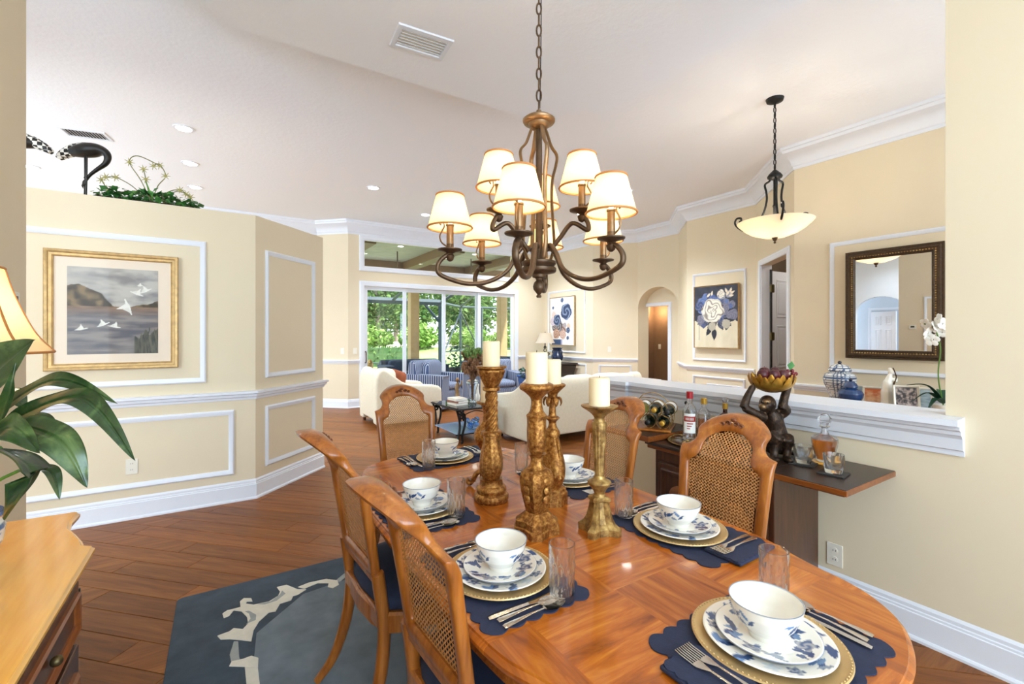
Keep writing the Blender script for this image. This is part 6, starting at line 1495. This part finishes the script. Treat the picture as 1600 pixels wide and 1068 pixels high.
for k in range(120): mb.at((rg.gauss(0,.18),rg.gauss(0,.18),rg.uniform(.35,1.1)),rg.uniform(0,6),rg.uniform(-1,1),rg.uniform(-1,1)); s=.07; mb.add([(0,-s,0),(s*.6,0,.01),(0,s*1.2,0),(-s*.6,0,.01)],[(0,1,2),(0,2,3)])
o = mb.build('foliage','orchid_leaf',pp); o['kind'] = 'stuff'
lt = tag(empty('patio_lantern_table',(2.95,10.9,-.03)),'dark side table with a small brass lantern outside the left glass edge','table'); MB().bx(-.25,.25,-.25,.25,0,.62).build('table','wicker_dark',lt,bevel=.01); MB().lathe([(0,.62),(.08,.62),(.08,.80),(.03,.88),(0,.88)],10).build('lantern','gilt_antique',lt)
for k,(x,y) in enumerate(((3.6,10.6),(5.6,10.6))):
    t = tag(empty('lanai_downlight',(x,y,3.549)),['left','right'][k]+' small lit downlight in the lanai ceiling','ceiling light','lanai downlights'); MB().lathe([(.06,0),(.075,-.004),(.08,0)],20).build('ring','trim_white',t); MB().lathe([(0,-.002),(.06,-.002),(.06,0),(0,0)],20).build('lens','lens_glow',t)
    l = lamp('SPOT','lanai_light',(0,0,-.02),energy=40,color=(1,.9,.75),spot_size=R(150),spot_blend=.8,shadow_soft_size=.05); l.parent = t
# garden
gv = []; gf = []; GX, GY = 30, 26
for j in range(GY+1):
    y = 16.1+j*2.2
    for i in range(GX+1):
        x = -18+i*2.6; z = -.12+max(0,min(1,(y-16.5)/8))*.85+max(0,y-26)*.02
        gv.append((x,y,z+.05*fbm(x*.3,y*.3,1)))
gf = [(j*(GX+1)+i,j*(GX+1)+i+1,(j+1)*(GX+1)+i+1,(j+1)*(GX+1)+i) for j in range(GY) for i in range(GX)]
struct(MB().add(gv,gf).build('ground','lawn',smooth=60),'bright green lawn rising to a pale sandy strip')
hd = tag(empty('hedge',(5.2,19.0,.1)),'clipped green hedge across the lawn','hedge'); mb = MB().bx(-5.2,1.9,-.3,.3,-.2,.78); mb.build('core','hedge_green',hd); mb = MB(); rg = random.Random(12)
for k in range(2600):
    mb.at((rg.uniform(-5.25,1.95),rg.uniform(-.36,.36),rg.uniform(-.1,.86)),rg.uniform(0,6),rg.uniform(-1.5,1.5),rg.uniform(-1,1)); s=.06; mb.add([(0,-s,0),(s*.6,0,.01),(0,s*1.2,0),(-s*.6,0,.01)],[(0,1,2,3)])
o = mb.build('leaves','tree_leaf',hd); o['kind'] = 'stuff'
def crown_mesh(seed, n, blobs, s0, s1):
    r = random.Random(seed); mb = MB()
    for k in range(n):
        bx0,by0,bz0,br,bh = r.choice(blobs); 
        while True:
            x,y,z = r.uniform(-1,1),r.uniform(-1,1),r.uniform(-1,1)
            if .25 < x*x+y*y+z*z < 1: break
        s = r.uniform(s0,s1); mb.at((bx0+x*br,by0+y*br,bz0+z*bh),r.uniform(0,6.3),r.uniform(-1.4,1.4),r.uniform(-1.2,1.2)); mb.add([(0,-s,0),(s*.55,-s*.2,.03),(s*.3,s*.8,0),(0,s*1.2,-.03),(-s*.3,s*.8,0),(-s*.55,-s*.2,.03)],[(0,1,2,3,4,5)])
    return mb
tp1 = tag(empty('broadleaf_tree',(0,30,.8)),'x','tree','trees beyond the lawn')
crown_mesh(1,2600,[(0,0,3.6,1.9,1.7),(1.2,.5,2.6,1.5,1.3),(-1.3,-.2,2.8,1.6,1.4),(.2,0,5.2,1.3,1.3),(-.4,.6,1.4,1.4,1.0)],.10,.20).build('crown','tree_leaf',tp1)['kind'] = 'stuff'
MB().tube(spline([(0,0,0),(.08,0,1.5),(-.1,0,3.2),(.05,0,5)],5),[.16]*8+[.12]*8,8).build('trunk','bark_grey',tp1,smooth=60)
tp2 = tag(empty('pine_tree',(0,30,.8)),'x','tree','trees beyond the lawn')
crown_mesh(2,2000,[(0,0,7.2,2.0,1.4),(.8,.3,5.8,1.5,1.0),(-1.0,0,6.2,1.4,1.0),(0,0,8.6,1.4,1.1)],.12,.24).build('crown','pine_leaf',tp2)['kind'] = 'stuff'
MB().tube(spline([(0,0,0),(.1,0,2.5),(-.05,0,5.5),(.1,0,8.5)],5),[.17]*6+[.13]*10,8).build('trunk','bark_grey',tp2,smooth=60)
bs1 = tag(empty('garden_shrub',(0,26,.6)),'x','shrub','shrubs at the edge of the lawn')
crown_mesh(5,1100,[(0,0,.7,1.1,.7),(.7,0,.5,.8,.5),(-.8,.2,.6,.9,.6)],.09,.16).build('foliage','shrub_leaf',bs1)['kind'] = 'stuff'
MB().tube([(0,0,0),(.05,0,.6)],[.06,.03],6).build('stem','bark_grey',bs1)
def scatter(proto_, spots, fmt):
    for i,(x,y,sc,rz) in enumerate(spots):
        z = -.12+max(0,min(1,(y-16.5)/8))*.85+max(0,y-26)*.02
        o = proto_ if i == 0 else dup(proto_); o.location = (x,y,z); o.rotation_euler = (0,0,rz); o.scale = (sc,)*3; o['label'] = fmt[i]
ordn = ['first','second','third','fourth','fifth','sixth','seventh','eighth','ninth','tenth','eleventh','twelfth']
scatter(tp1,[(8.0,28,1.0,0),(14.2,28.5,1.05,1.3),(20.2,28,1.1,2.6),(11.2,34.2,1.15,.6),(17.6,34.5,1.2,4.0),(24,34,1.2,5.0),(14.2,41,1.35,3.1),(21.6,41.5,1.4,2.0),(7,41,1.3,1.0),(28.5,41,1.4,.3),(18,49,1.6,2.2),(10,49,1.6,1.1)],[ordn[i]+' leafy green tree counted along the woods beyond the lawn' for i in range(12)])
scatter(tp2,[(4.6,31.5,1.0,0),(4.4,26,.9,1.0),(27,29,.9,2.4),(1.0,36,1.0,.5),(26,48,1.1,3.3)],[ordn[i]+' tall bare trunked pine from the left beyond the lawn glass' for i in range(5)])
scatter(bs1,[(6.6,24.6,.9,0),(9.4,24.2,1.0,1),(12.2,23.8,.9,2),(15.0,23.4,1.0,3),(17.8,23.0,1.0,4)],[ordn[i]+' rounded shrub along the far edge of the lawn' for i in range(5)])
